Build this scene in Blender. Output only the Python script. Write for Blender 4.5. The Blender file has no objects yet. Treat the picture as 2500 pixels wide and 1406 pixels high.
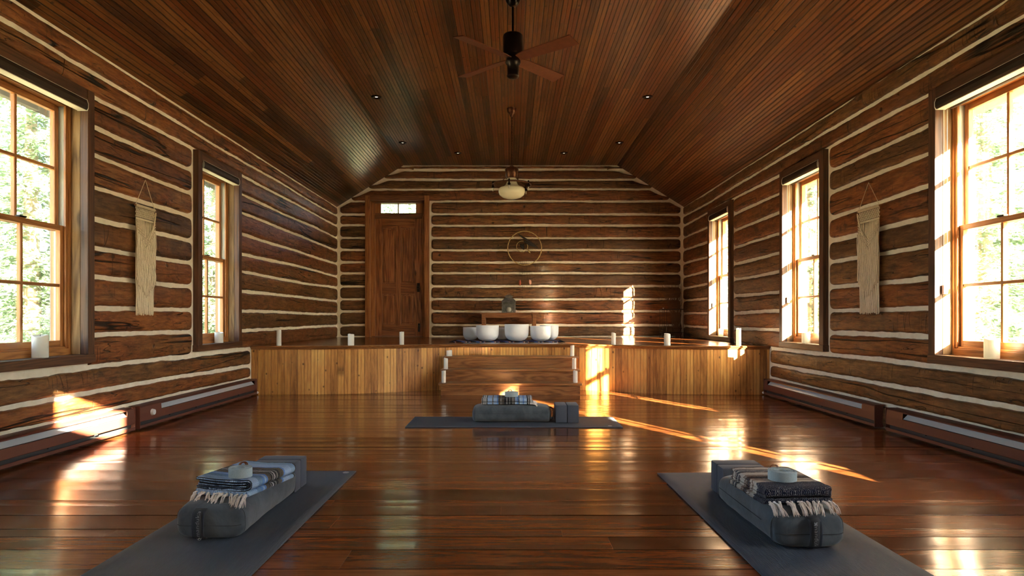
import bpy, math, random
import numpy as np
from mathutils import Vector, Matrix, noise as mnoise
R = math.radians
rng = random.Random(7)
sc = bpy.context.scene
COL = sc.collection

# ------------------------------------------------------------------ helpers
def link(o, parent=None):
    COL.objects.link(o)
    if parent is not None:
        o.parent = parent
    return o

def mesh_obj(name, verts, faces, mats=None, parent=None, smooth=False, uvs=None, mat_idx=None, loc=None, auto=None):
    me = bpy.data.meshes.new(name)
    me.from_pydata([tuple(v) for v in verts], [], [tuple(f) for f in faces])
    if mats is None: mats = []
    if not isinstance(mats, (list, tuple)): mats = [mats]
    for m in mats: me.materials.append(m)
    if mat_idx is not None:
        me.polygons.foreach_set('material_index', mat_idx)
    if uvs is not None:
        uvl = me.uv_layers.new(name='UVMap')
        li = np.zeros(len(me.loops), dtype=np.int32)
        me.loops.foreach_get('vertex_index', li)
        arr = np.asarray(uvs, dtype=np.float32)[li].ravel()
        uvl.data.foreach_set('uv', arr)
    if smooth:
        me.polygons.foreach_set('use_smooth', [True] * len(me.polygons))
    me.validate(); me.update()
    if auto is not None:
        me.set_sharp_from_angle(angle=R(auto))
    o = bpy.data.objects.new(name, me)
    if loc is not None: o.location = loc
    return link(o, parent)

class MB:
    """collects shapes into one mesh"""
    def __init__(s): s.v = []; s.f = []; s.m = []
    def add(s, v, f, mi=0):
        b = len(s.v); s.v += [tuple(p) for p in v]
        s.f += [tuple(i + b for i in q) for q in f]; s.m += [mi] * len(f)
    def box(s, x0, x1, y0, y1, z0, z1, mi=0):
        x0, x1 = sorted((x0, x1)); y0, y1 = sorted((y0, y1)); z0, z1 = sorted((z0, z1))
        v = [(x0,y0,z0),(x1,y0,z0),(x1,y1,z0),(x0,y1,z0),(x0,y0,z1),(x1,y0,z1),(x1,y1,z1),(x0,y1,z1)]
        s.add(v, [(0,3,2,1),(4,5,6,7),(0,1,5,4),(1,2,6,5),(2,3,7,6),(3,0,4,7)], mi)
    def bbox(s, x0, x1, y0, y1, z0, z1, b=0.003, mi=0):
        """box with chamfered edges"""
        x0, x1 = sorted((x0, x1)); y0, y1 = sorted((y0, y1)); z0, z1 = sorted((z0, z1))
        b = min(b, (x1-x0)*.45, (y1-y0)*.45, (z1-z0)*.45)
        import bmesh
        bm = bmesh.new(); bmesh.ops.create_cube(bm, size=1)
        for v in bm.verts:
            v.co = Vector(((x0+x1)/2 + v.co.x*(x1-x0), (y0+y1)/2 + v.co.y*(y1-y0), (z0+z1)/2 + v.co.z*(z1-z0)))
        bmesh.ops.bevel(bm, geom=bm.edges[:], offset=b, segments=2, affect='EDGES', profile=.6)
        bm.verts.index_update()
        s.add([v.co[:] for v in bm.verts], [[v.index for v in f.verts] for f in bm.faces], mi); bm.free()
    def tube(s, pts, r, n=8, mi=0, cap=True):
        pts = [Vector(p) for p in pts]
        rs = r if isinstance(r, (list, tuple)) else [r] * len(pts)
        ref = Vector((0, 0, 1)); rings = []
        a = None
        for i, p in enumerate(pts):
            t = (pts[min(i+1, len(pts)-1)] - pts[max(i-1, 0)])
            if t.length < 1e-9: t = Vector((0, 0, 1))
            t.normalize()
            if a is None:
                a = t.orthogonal().normalized()
            a = (a - t * a.dot(t))
            if a.length < 1e-6: a = t.orthogonal()
            a.normalize(); b = t.cross(a)
            rings.append([p + (a*math.cos(2*math.pi*k/n) + b*math.sin(2*math.pi*k/n)) * rs[i] for k in range(n)])
        v = [q for ring in rings for q in ring]; f = []
        for i in range(len(pts)-1):
            for k in range(n):
                k2 = (k+1) % n
                f.append((i*n+k, i*n+k2, (i+1)*n+k2, (i+1)*n+k))
        if cap:
            f.append(tuple(range(n-1, -1, -1))); f.append(tuple((len(pts)-1)*n + k for k in range(n)))
        s.add(v, f, mi)
    def lathe(s, prof, c=(0,0,0), n=24, mi=0, capb=True, capt=True):
        """prof: (r,z) pairs"""
        v = []; f = []
        for r, z in prof:
            for k in range(n):
                a = 2*math.pi*k/n
                v.append((c[0]+r*math.cos(a), c[1]+r*math.sin(a), c[2]+z))
        m = len(prof)
        for i in range(m-1):
            for k in range(n):
                k2 = (k+1) % n
                f.append((i*n+k, i*n+k2, (i+1)*n+k2, (i+1)*n+k))
        if capb and prof[0][0] > 1e-5: f.append(tuple(range(n-1, -1, -1)))
        if capt and prof[-1][0] > 1e-5: f.append(tuple((m-1)*n+k for k in range(n)))
        s.add(v, f, mi)
    def torus(s, c, axis_u, axis_v, r, tr, n=48, m=8, mi=0):
        c = Vector(c); U = Vector(axis_u); V = Vector(axis_v); W = U.cross(V)
        v = []; f = []
        for i in range(n):
            a = 2*math.pi*i/n; d = U*math.cos(a) + V*math.sin(a)
            for j in range(m):
                b = 2*math.pi*j/m
                v.append(c + d*(r + tr*math.cos(b)) + W*(tr*math.sin(b)))
        for i in range(n):
            for j in range(m):
                f.append((i*m+j, ((i+1)%n)*m+j, ((i+1)%n)*m+(j+1)%m, i*m+(j+1)%m))
        s.add(v, f, mi)
    def build(s, name, mats, parent=None, smooth=False, auto=None, loc=None):
        if auto is not None: smooth = True
        return mesh_obj(name, s.v, s.f, mats, parent, smooth, None, s.m, loc, auto)

def tag(o, label=None, cat=None, group=None, kind=None):
    if label: o['label'] = label
    if cat: o['category'] = cat
    if group: o['group'] = group
    if kind: o['kind'] = kind
    return o
def empty(name, loc=(0,0,0), rz=0):
    o = bpy.data.objects.new(name, None); o.location = loc; o.rotation_euler = (0,0,rz)
    o.empty_display_size = .1
    return link(o)
def copy_tree(o, parent=None):
    c = o.copy(); COL.objects.link(c)
    if parent is not None: c.parent = parent
    for ch in list(o.children): copy_tree(ch, c)
    return c

# ------------------------------------------------------------------ node helper
class NT:
    def __init__(s, name):
        s.mat = bpy.data.materials.new(name); s.mat.use_nodes = True
        s.t = s.mat.node_tree; s.t.nodes.clear()
        s.out = s.t.nodes.new('ShaderNodeOutputMaterial')
    def n(s, typ, **kw):
        nd = s.t.nodes.new(typ)
        for k, v in kw.items(): setattr(nd, k, v)
        return nd
    def set(s, sock, val):
        if isinstance(val, bpy.types.NodeSocket): s.t.links.new(val, sock)
        elif val is not None:
            if isinstance(val, (tuple, list)) and len(val) == 3 and sock.type == 'RGBA': val = (*val, 1)
            sock.default_value = val
    def math(s, op, a, b=None, c=None, clamp=False):
        nd = s.n('ShaderNodeMath', operation=op); nd.use_clamp = clamp
        s.set(nd.inputs[0], a)
        if b is not None: s.set(nd.inputs[1], b)
        if c is not None: s.set(nd.inputs[2], c)
        return nd.outputs[0]
    def mix(s, f, a, b, blend='MIX'):
        nd = s.n('ShaderNodeMix', data_type='RGBA', blend_type=blend)
        s.set(nd.inputs[0], f); s.set(nd.inputs[6], a); s.set(nd.inputs[7], b)
        return nd.outputs[2]
    def noise(s, vec, scale, detail=3, rough=.55, dist=0, dim='3D', w=None):
        nd = s.n('ShaderNodeTexNoise', noise_dimensions=dim)
        s.set(nd.inputs['Vector'], vec)
        s.set(nd.inputs['Scale'], scale); s.set(nd.inputs['Detail'], detail)
        s.set(nd.inputs['Roughness'], rough); s.set(nd.inputs['Distortion'], dist)
        if w is not None: s.set(nd.inputs['W'], w)
        return nd.outputs['Fac']
    def ramp(s, f, stops, interp='LINEAR'):
        nd = s.n('ShaderNodeValToRGB'); cr = nd.color_ramp; cr.interpolation = interp
        while len(cr.elements) > 1: cr.elements.remove(cr.elements[-1])
        first = True
        for p, c in stops:
            if not isinstance(c, (tuple, list)): c = (c, c, c)
            c = (*c[:3], 1)
            if first: e = cr.elements[0]; e.position = p; first = False
            else: e = cr.elements.new(p)
            e.color = c
        s.set(nd.inputs[0], f); return nd.outputs[0]
    def mapr(s, v, a, b, c=0., d=1.):
        nd = s.n('ShaderNodeMapRange'); s.set(nd.inputs[0], v)
        for i, x in enumerate((a, b, c, d)): s.set(nd.inputs[i+1], x)
        return nd.outputs[0]
    def comb(s, x, y, z=0.):
        nd = s.n('ShaderNodeCombineXYZ')
        for i, v in enumerate((x, y, z)): s.set(nd.inputs[i], v)
        return nd.outputs[0]
    def sep(s, v):
        nd = s.n('ShaderNodeSeparateXYZ'); s.set(nd.inputs[0], v); return nd.outputs
    def uv(s): return s.n('ShaderNodeTexCoord').outputs['UV']
    def obj(s): return s.n('ShaderNodeTexCoord').outputs['Object']
    def rand(s): return s.n('ShaderNodeObjectInfo').outputs['Random']
    def white(s, *vals):
        nd = s.n('ShaderNodeTexWhiteNoise', noise_dimensions='3D')
        v = list(vals) + [0.] * (3 - len(vals))
        s.set(nd.inputs['Vector'], s.comb(*v)); return nd.outputs['Value']
    def vscale(s, v, sc3, off=None):
        nd = s.n('ShaderNodeMapping'); s.set(nd.inputs['Vector'], v)
        nd.inputs['Scale'].default_value = sc3
        if off is not None: s.set(nd.inputs['Location'], off)
        return nd.outputs[0]
    def bump(s, h, strength=1., dist=.01, normal=None):
        nd = s.n('ShaderNodeBump'); s.set(nd.inputs['Height'], h)
        nd.inputs['Strength'].default_value = strength; nd.inputs['Distance'].default_value = dist
        if normal is not None: s.set(nd.inputs['Normal'], normal)
        return nd.outputs[0]
    def pbr(s, color, rough=.5, normal=None, metal=0., spec=.5, coat=0., coat_rough=.1, sheen=0., emit=None, emit_s=0., coat_normal=None):
        b = s.n('ShaderNodeBsdfPrincipled')
        s.set(b.inputs['Base Color'], color); s.set(b.inputs['Roughness'], rough)
        s.set(b.inputs['Metallic'], metal); s.set(b.inputs['Specular IOR Level'], spec)
        s.set(b.inputs['Coat Weight'], coat); s.set(b.inputs['Coat Roughness'], coat_rough)
        s.set(b.inputs['Sheen Weight'], sheen)
        if normal is not None: s.set(b.inputs['Normal'], normal)
        if coat_normal is not None: s.set(b.inputs['Coat Normal'], coat_normal)
        if emit is not None: s.set(b.inputs['Emission Color'], emit); s.set(b.inputs['Emission Strength'], emit_s)
        return b.outputs[0]
    def done(s, shader):
        s.t.links.new(shader, s.out.inputs['Surface']); return s.mat

def simple(name, col, rough=.6, metal=0., spec=.5, nscale=None, namp=.15, bump=0., sheen=0., coat=0.):
    t = NT(name); c = col; nm = None
    if nscale:
        f = t.noise(t.obj(), nscale, 4, .6)
        c = t.mix(t.mapr(f, .3, .7, 0, 1), tuple(x*(1-namp) for x in col), tuple(min(1, x*(1+namp)) for x in col))
        if bump: nm = t.bump(f, 1., bump)
    return t.done(t.pbr(c, rough, nm, metal, spec, coat=coat, sheen=sheen))

def wood(name, dark, mid, light, axis='X', fine=60., rough=.45, bump=.0006, coat=0., knots=False, saw=False, stretch=14.):
    """plain sawn wood, grain along AXIS"""
    t = NT(name); r = t.rand()
    off = t.comb(t.math('MULTIPLY', r, 37.), t.math('MULTIPLY', r, 17.), t.math('MULTIPLY', r, 53.))
    s3 = [1., 1., 1.]; s3['XYZ'.index(axis)] = 1./stretch
    v = t.vscale(t.obj(), tuple(s3), off)
    big = t.noise(v, 7., 3, .5, .6)
    rings = t.math('FRACT', t.math('MULTIPLY', big, 9.))
    rings = t.math('ABSOLUTE', t.math('SUBTRACT', rings, .5))
    fin = t.noise(v, fine, 4, .65)
    f = t.math('ADD', t.math('MULTIPLY', rings, .7), t.math('MULTIPLY', fin, .65))
    c = t.ramp(f, [(.25, dark), (.5, mid), (.8, light)])
    low = t.noise(t.vscale(t.obj(), tuple(s3), off), 2.2, 2, .5)
    c = t.mix(t.mapr(low, .35, .7, 0, .45), c, tuple(x*.55 for x in mid))
    c = t.mix(t.math('MULTIPLY', r, .25), c, dark)
    h = f
    if saw:
        w = t.n('ShaderNodeTexWave', wave_type='BANDS', bands_direction='Z'); t.set(w.inputs['Vector'], t.obj())
        w.inputs['Scale'].default_value = 22.; w.inputs['Distortion'].default_value = 1.5; w.inputs['Detail'].default_value = 2
        h = t.math('ADD', f, t.math('MULTIPLY', w.outputs['Fac'], 1.5))
        c = t.mix(t.math('MULTIPLY', t.math('SUBTRACT', 1., w.outputs['Fac']), .35), c, dark)
    if knots:
        vo = t.n('ShaderNodeTexVoronoi'); t.set(vo.inputs['Vector'], t.vscale(t.obj(), tuple(x if x == 1. else .35 for x in s3), off))
        vo.inputs['Scale'].default_value = 5.
        k = t.mapr(vo.outputs['Distance'], .05, .12, 1, 0)
        c = t.mix(t.math('MULTIPLY', k, .8, clamp=True), c, tuple(x*.5 for x in dark))
    return t.done(t.pbr(c, rough, t.bump(h, 1., bump), coat=coat, coat_rough=.15))

def log_material(name, warm=1.):
    """old hewn logs; UV in metres: u along the log, v across"""
    t = NT(name); uv = t.uv(); r = t.rand()
    u, v, _ = t.sep(uv)
    off = t.math('MULTIPLY', r, 91.)
    uo = t.math('ADD', u, off)
    P = t.comb(t.math('MULTIPLY', uo, .16), v, off)
    P2 = t.comb(t.math('MULTIPLY', uo, .05), v, off)
    grain = t.noise(P, 55., 5, .68, .4)
    streak = t.noise(P, 14., 4, .6, .8)
    blot = t.noise(t.comb(t.math('MULTIPLY', uo, .5), v, off), 5., 4, .6)
    f = t.math('ADD', t.math('MULTIPLY', grain, .55), t.math('MULTIPLY', streak, .5))
    brown = t.ramp(f, [(.36, (.040,.018,.006)), (.5, (.150,.068,.022)), (.62, (.27,.130,.043)), (.75, (.42,.225,.080))])
    red = t.ramp(f, [(.36, (.050,.014,.004)), (.5, (.23,.070,.018)), (.62, (.38,.130,.034)), (.76, (.52,.22,.065))])
    redf = t.mapr(t.math('ADD', t.math('MULTIPLY', blot, 1.0), t.math('MULTIPLY', r, .55)), .62, .95, 0, 1)
    c = t.mix(redf, brown, red)
    # per log value shift
    r2 = t.white(r, 3.3)
    c = t.mix(t.mapr(r2, 0, 1, 0, .45), c, (.045,.024,.011))
    # dirt blotches
    d = t.mapr(t.noise(t.comb(t.math('MULTIPLY', uo, .6), v, off), 9., 5, .7), .56, .70, 0, .75)
    c = t.mix(d, c, (.022,.012,.006))
    # long drying cracks
    n1 = t.noise(P2, 7., 3, .45, 0.)
    cr = t.math('ABSOLUTE', t.math('SUBTRACT', n1, .5))
    gate = t.mapr(t.noise(t.comb(uo, v, off), .9, 1, .5), .48, .56, 0, 1)
    crack = t.math('MULTIPLY', t.mapr(cr, .004, .014, 1, 0), gate)
    n3 = t.noise(t.comb(t.math('MULTIPLY', uo, .12), v, t.math('ADD', off, 7.)), 16., 2, .5)
    crack2 = t.math('MULTIPLY', t.mapr(t.math('ABSOLUTE', t.math('SUBTRACT', n3, .5)), .003, .012, 1, 0),
                    t.mapr(t.noise(t.comb(uo, t.math('MULTIPLY', v, 3.), off), 2.3, 1, .5), .52, .58, 0, 1))
    # axe marks across the grain
    ax = t.noise(t.comb(t.math('MULTIPLY', uo, 2.2), t.math('MULTIPLY', v, .18), off), 6., 0, .4, .12)
    axm = t.math('MULTIPLY', t.mapr(t.math('ABSOLUTE', t.math('SUBTRACT', ax, .5)), .004, .016, 1, 0),
                 t.mapr(t.noise(t.comb(uo, v, t.math('ADD', off, 3.)), 2.6, 1, .5), .55, .6, 0, .8))
    # knots and nail holes
    vo = t.n('ShaderNodeTexVoronoi'); t.set(vo.inputs['Vector'], t.comb(uo, v, off)); vo.inputs['Scale'].default_value = 3.0
    kn = t.mapr(vo.outputs['Distance'], .035, .08, 1, 0)
    vo2 = t.n('ShaderNodeTexVoronoi'); t.set(vo2.inputs['Vector'], t.comb(uo, v, off)); vo2.inputs['Scale'].default_value = 17.
    kn2 = t.math('MULTIPLY', t.mapr(vo2.outputs['Distance'], .05, .13, 1, 0), t.mapr(blot, .5, .6, 0, 1))
    dark = t.math('MAXIMUM', t.math('MAXIMUM', crack, t.math('MULTIPLY', crack2, .8)), t.math('MAXIMUM', t.math('MULTIPLY', kn, .8), t.math('MAXIMUM', t.math('MULTIPLY', axm, .8), t.math('MULTIPLY', kn2, .7))))
    c = t.mix(t.math('MINIMUM', dark, 1.), c, (.010,.006,.003))
    h = t.math('SUBTRACT', t.math('ADD', t.math('MULTIPLY', grain, .5), t.math('MULTIPLY', blot, .9)), t.math('MULTIPLY', dark, 1.1))
    nm = t.bump(h, 1., .010)
    rg = t.mapr(f, .3, .8, .50, .34)
    return t.done(t.pbr(c, rg, nm, spec=.45))

def board_material(name, w, stops, rough=.3, tint=.45, endl=3.2, knots=True, groove=.02, gdist=.004, bead=True, spec=.5, coat=0., red=None):
    """tongue-and-groove boards; UV in metres: u along, v across"""
    t = NT(name); u, v, _ = t.sep(t.uv())
    q = t.math('DIVIDE', v, w); k = t.math('FLOOR', q); f = t.math('FRACT', q)
    ro = t.white(k, 1.7)
    q2 = t.math('ADD', t.math('DIVIDE', u, endl), t.math('MULTIPLY', ro, 9.)); k2 = t.math('FLOOR', q2); f2 = t.math('FRACT', q2)
    idr = t.white(k, k2, 5.1); idr2 = t.white(k, k2, 9.4)
    o = t.math('MULTIPLY', idr, 60.)
    P = t.comb(t.math('MULTIPLY', t.math('ADD', u, o), .09), v, o)
    g = t.noise(P, 70., 4, .65, .3); s = t.noise(P, 16., 3, .6, 1.2)
    ff = t.math('ADD', t.math('MULTIPLY', g, .45), t.math('MULTIPLY', s, .55))
    ff = t.math('ADD', ff, t.math('MULTIPLY', t.math('SUBTRACT', idr2, .5), tint*.5))
    c = t.ramp(ff, stops)
    if red is not None:
        c = t.mix(t.mapr(idr, .45, 1., 0, .6), c, red, 'MIX')
    dark = stops[0][1]
    if knots:
        vo = t.n('ShaderNodeTexVoronoi'); t.set(vo.inputs['Vector'], t.comb(t.math('MULTIPLY', u, .8), v, o)); vo.inputs['Scale'].default_value = 9.
        kd = t.mapr(t.math('ADD', vo.outputs['Distance'], t.math('MULTIPLY', g, .05)), .09, .16, 1, 0)
        c = t.mix(t.math('MULTIPLY', kd, .85), c, tuple(x*.35 for x in dark))
    def line(x, hw): return t.mapr(t.math('ABSOLUTE', t.math('SUBTRACT', x, .5)), .5-hw, .5-hw*.35, 0, 1)
    gr = line(f, groove)
    hgt = t.math('MULTIPLY', gr, -1.)
    if bead:
        f3 = t.math('FRACT', t.math('ADD', f, .5))
        b = line(f3, groove*.8)
        gr = t.math('MAXIMUM', gr, t.math('MULTIPLY', b, .65))
        hgt = t.math('MULTIPLY', gr, -1.)
    e = t.mapr(t.math('ABSOLUTE', t.math('SUBTRACT', f2, .5)), .5-.0015, .5-.0005, 0, .7)
    gr = t.math('MAXIMUM', gr, e)
    c = t.mix(t.math('MULTIPLY', gr, .85), c, tuple(x*.3 for x in dark))
    hgt = t.math('ADD', hgt, t.math('MULTIPLY', g, .08))
    return t.done(t.pbr(c, rough, t.bump(hgt, 1., gdist), spec=spec, coat=coat, coat_rough=.12))

# ------------------------------------------------------------------ materials
M = {}
M['log'] = log_material('hewn_log')
t = NT('chinking'); f = t.noise(t.obj(), 14., 5, .6); f2 = t.noise(t.obj(), 120., 3, .6)
M['mortar'] = t.done(t.pbr(t.mix(t.mapr(f, .3, .7), (.80,.70,.54), (.92,.83,.68)), .85, t.bump(t.math('ADD', f, t.math('MULTIPLY', f2, .25)), 1., .004), spec=.2))
M['ceiling'] = board_material('ceiling_boards', .080, [(.28,(.036,.010,.002)),(.5,(.125,.042,.009)),(.72,(.25,.098,.024))], rough=.36, tint=.75, groove=.085, gdist=.005, red=(.20,.046,.009))
M['stage_front'] = board_material('honey_beadboard', .078, [(.28,(.28,.105,.024)),(.5,(.62,.285,.070)),(.74,(.84,.50,.15))], rough=.42, tint=.55, groove=.045, gdist=.004, endl=50.)
M['casing'] = wood('dark_casing', (.04,.015,.007), (.11,.043,.017), (.19,.08,.032), 'Z', 50., .5, .0012, knots=True)
M['casing_y'] = wood('dark_casing_long', (.04,.015,.007), (.11,.043,.017), (.19,.08,.032), 'Y', 50., .5, .0012, knots=True)
M['casing_x'] = wood('dark_casing_cross', (.04,.015,.007), (.11,.043,.017), (.19,.08,.032), 'X', 50., .5, .0012)
M['reveal'] = wood('rough_reveal', (.13,.07,.028), (.30,.18,.075), (.44,.29,.14), 'Z', 40., .7, .002, knots=True)
M['fir'] = wood('orange_fir', (.25,.085,.02), (.50,.20,.055), (.64,.30,.095), 'Z', 80., .38, .0003)
M['fir_y'] = wood('orange_fir_long', (.25,.085,.02), (.50,.20,.055), (.64,.30,.095), 'Y', 80., .38, .0003)
M['door'] = wood('door_wood', (.09,.028,.009), (.31,.105,.033), (.48,.20,.068), 'Z', 55., .42, .0008, knots=True, coat=.15)
M['door_x'] = wood('door_wood_cross', (.09,.028,.009), (.31,.105,.033), (.48,.20,.068), 'X', 55., .42, .0008, coat=.15)
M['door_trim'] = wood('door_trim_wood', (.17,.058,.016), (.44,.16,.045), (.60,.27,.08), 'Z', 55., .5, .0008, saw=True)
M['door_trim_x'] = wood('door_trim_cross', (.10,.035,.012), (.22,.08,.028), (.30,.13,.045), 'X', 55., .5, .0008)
M['step'] = wood('oak_step', (.12,.042,.013), (.34,.14,.045), (.50,.23,.08), 'X', 45., .33, .0006, stretch=9., coat=.2)
M['tread'] = wood('oak_tread', (.14,.05,.016), (.36,.15,.048), (.52,.25,.09), 'X', 60., .28, .0004, coat=.3)
M['table'] = wood('side_table_wood', (.16,.05,.014), (.38,.14,.040), (.50,.22,.07), 'X', 60., .4, .0004)
M['blade'] = simple('fan_blade_wood', (.13,.035,.014), .45, nscale=20., namp=.2)
M['bronze'] = simple('oiled_bronze', (.018,.010,.007), .3, metal=.7, nscale=30.)
M['copper'] = simple('aged_copper', (.13,.05,.024), .35, metal=.8, nscale=40., namp=.4)
M['blackmetal'] = simple('black_metal', (.012,.012,.012), .4, metal=.5)
M['heater'] = simple('heater_enamel', (.14,.045,.030), .42, spec=.45)
M['heater_in'] = simple('heater_inner_steel', (.72,.76,.80), .35, metal=.25)
M['heater_dark'] = simple('heater_gap', (.05,.05,.055), .5, metal=.3)
M['white_plastic'] = simple('white_plastic', (.82,.82,.80), .35)
M['wax'] = None
t = NT('candle_wax'); b = t.pbr((.95,.94,.88), .45, spec=.4); tr = t.n('ShaderNodeBsdfTranslucent'); tr.inputs[0].default_value = (.9,.86,.7,1)
mx = t.n('ShaderNodeMixShader'); mx.inputs[0].default_value = .22; t.t.links.new(b, mx.inputs[1]); t.t.links.new(tr.outputs[0], mx.inputs[2]); M['wax'] = t.done(mx.outputs[0])
M['wick'] = simple('wick', (.05,.04,.035), .9)
M['quartz'] = simple('frosted_quartz', (.86,.90,.97), .5, spec=.4, nscale=8., namp=.03)
M['milk'] = simple('milk_glass', (.80,.74,.52), .12, spec=.6)
M['clear'] = simple('drop_glass', (.7,.68,.55), .08, spec=.8)
M['zinc'] = simple('weathered_zinc', (.20,.19,.17), .55, metal=.5, nscale=18., namp=.35, bump=.001)
M['shell'] = simple('white_shell', (.80,.72,.66), .4, nscale=40., namp=.15)
M['foam'] = simple('grey_foam', (.062,.074,.102), .75, nscale=300., namp=.08, bump=.0003, sheen=.1)
M['valance'] = simple('blind_valance', (.035,.020,.012), .5)
M['valance_edge'] = simple('blind_edge', (.75,.72,.64), .5)
M['blind'] = simple('blind_fabric', (.72,.66,.52), .8)
M['track'] = simple('sash_track_vinyl', (.52,.55,.50), .45)
M['ext'] = simple('exterior_trim_paint', (.20,.26,.30), .6)
M['bark'] = simple('bark', (.26,.22,.17), .9, nscale=20., namp=.4, bump=.01)
M['twig'] = simple('dry_twig', (.17,.09,.05), .8)
M['cord'] = simple('cotton_cord', (.84,.73,.53), .9, nscale=150., namp=.12, bump=.0006)
M['dowel'] = simple('dowel', (.38,.16,.06), .5)
M['wicker'] = simple('wrapped_hoop', (.62,.44,.18), .6, nscale=60., namp=.5)
M['string'] = simple('dark_string', (.09,.04,.022), .9)
M['feather_dark'] = simple('dark_feather', (.03,.025,.022), .8)
M['feather_red'] = simple('red_feather', (.45,.10,.05), .8)
M['feather_pink'] = simple('pink_feather', (.75,.38,.28), .8)
M['strapweb'] = simple('pale_webbing', (.40,.49,.52), .85, nscale=260., namp=.12, bump=.0003)
M['buckle'] = simple('brown_buckle', (.20,.06,.025), .2, spec=.7)
M['fringe'] = simple('wool_fringe', (.90,.83,.78), .95, nscale=80., namp=.12)
M['print'] = simple('strap_lettering', (.50,.50,.50), .7)
M['mark'] = simple('mat_mark', (.55,.56,.56), .7)
M['grass'] = simple('dry_lawn', (.30,.29,.19), .95, nscale=2., namp=.3)
M['ext_log'] = simple('exterior_log_face', (.16,.09,.045), .8, nscale=5., namp=.3)
M['shingle'] = simple('roof_shingle', (.10,.09,.08), .9)
# foliage
t = NT('spruce_needles'); f = t.noise(t.obj(), 1.6, 4, .6)
c = t.mix(t.mapr(f, .35, .65), (.19,.28,.19), (.33,.42,.31))
d = t.n('ShaderNodeBsdfDiffuse'); t.set(d.inputs[0], c); tl = t.n('ShaderNodeBsdfTranslucent'); t.set(tl.inputs[0], c)
mx = t.n('ShaderNodeMixShader'); mx.inputs[0].default_value = .4; t.t.links.new(d.outputs[0], mx.inputs[1]); t.t.links.new(tl.outputs[0], mx.inputs[2]); M['needles'] = t.done(mx.outputs[0])
# glass: thin pane, clear with a faint fresnel reflection
t = NT('window_glass'); tr = t.n('ShaderNodeBsdfTransparent'); tr.inputs[0].default_value = (.95,.97,.96,1)
gl = t.n('ShaderNodeBsdfGlossy'); gl.inputs['Roughness'].default_value = .02
lw = t.n('ShaderNodeLayerWeight'); lw.inputs['Blend'].default_value = .35
mx = t.n('ShaderNodeMixShader'); t.t.links.new(t.math('MULTIPLY', lw.outputs['Fresnel'], .6), mx.inputs[0]); t.t.links.new(tr.outputs[0], mx.inputs[1]); t.t.links.new(gl.outputs[0], mx.inputs[2]); M['glass'] = t.done(mx.outputs[0])
# suede bolster
t = NT('grey_suede'); f = t.noise(t.obj(), 9., 4, .6, .5); f2 = t.noise(t.obj(), 500., 2, .5)
M['suede'] = t.done(t.pbr(t.mix(t.mapr(f, .35, .68), (.060,.074,.086), (.112,.134,.150)), .85, t.bump(t.math('ADD', f, t.math('MULTIPLY', f2, .05)), .6, .006), sheen=.35, spec=.2))
M['band'] = simple('bolster_handle_band', (.040,.043,.048), .8, nscale=300., namp=.15, bump=.0003)
# mat: ribbed along its length (object X)
def mat_material(name, col, ribs):
    t = NT(name); x, y, z = t.sep(t.obj())
    w = t.math('SINE', t.math('MULTIPLY', y, 2*math.pi/.0062))
    f = t.noise(t.vscale(t.obj(), (3., 900., 1.)), 1., 2, .6)
    f3 = t.noise(t.obj(), 3., 3, .6)
    h = t.math('ADD', w, f)
    c = t.mix(t.math('MULTIPLY', t.mapr(h, -.6, 1.6), ribs), col, tuple(a*1.9 for a in col))
    c = t.mix(t.mapr(f3, .3, .7, 0, .3), c, tuple(a*1.5 for a in col))
    return t.done(t.pbr(c, .62, t.bump(h, 1., .0008*ribs), spec=.35))
M['mat'] = mat_material('mat_rubber', (.064,.078,.098), 1.)
# blankets: stripes across the local X axis; UV.x = metres along the stripe axis
def blanket_material(name, stops, weave=.5):
    t = NT(name); u, v, _ = t.sep(t.uv())
    f = t.noise(t.comb(u, v), 60., 2, .6)
    uu = t.math('ADD', u, t.math('MULTIPLY', t.math('SUBTRACT', f, .5), .010))
    c = t.ramp(uu, stops, 'CONSTANT')
    wv = t.math('SINE', t.math('MULTIPLY', u, 2*math.pi/.0065)); wh = t.math('SINE', t.math('MULTIPLY', v, 2*math.pi/.008))
    k = t.math('MULTIPLY', wv, wh)
    sp = t.noise(t.comb(t.math('MULTIPLY', u, 2.), v), 170., 2, .7)
    c = t.mix(t.mapr(sp, .52, .66, 0, weave), c, (.68,.64,.62))
    c = t.mix(t.mapr(sp, .45, .33, 0, weave), c, (.012,.013,.03))
    return t.done(t.pbr(c, .95, t.bump(t.math('ADD', k, sp), 1., .003), spec=.1, sheen=.2))
LB=(.46,.66,.94); MBl=(.15,.36,.84); BK=(.010,.010,.014); BR=(.11,.085,.06); WH=(.72,.70,.70)
M['blk_blue'] = blanket_material('blue_serape', [(0,LB),(.05,(.22,.40,.70)),(.075,MBl),(.088,LB),(.10,MBl),(.112,(.18,.13,.09)),(.12,BR),(.135,BK),(.142,(.30,.28,.25)),(.150,BK),(.160,WH),(.166,BK),(.176,(.30,.28,.25)),(.184,BK),(.196,BR),(.215,(.15,.13,.11)),(.228,MBl),(.24,LB),(.29,(.34,.54,.78)),(.325,BK),(.335,LB)], .22)
NV=(.013,.017,.045); CR=(.80,.72,.62); BN=(.10,.042,.022)
M['blk_navy'] = blanket_material('brown_navy_serape', [(0,NV),(.085,CR),(.125,(.30,.20,.13)),(.135,CR),(.15,BN),(.165,NV),(.172,BN),(.19,(.45,.36,.28)),(.20,(.25,.12,.07)),(.21,CR),(.255,BN),(.263,NV),(.275,CR),(.283,NV),(.293,(.40,.30,.25)),(.31,CR),(.33,BN)], .42)
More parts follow.
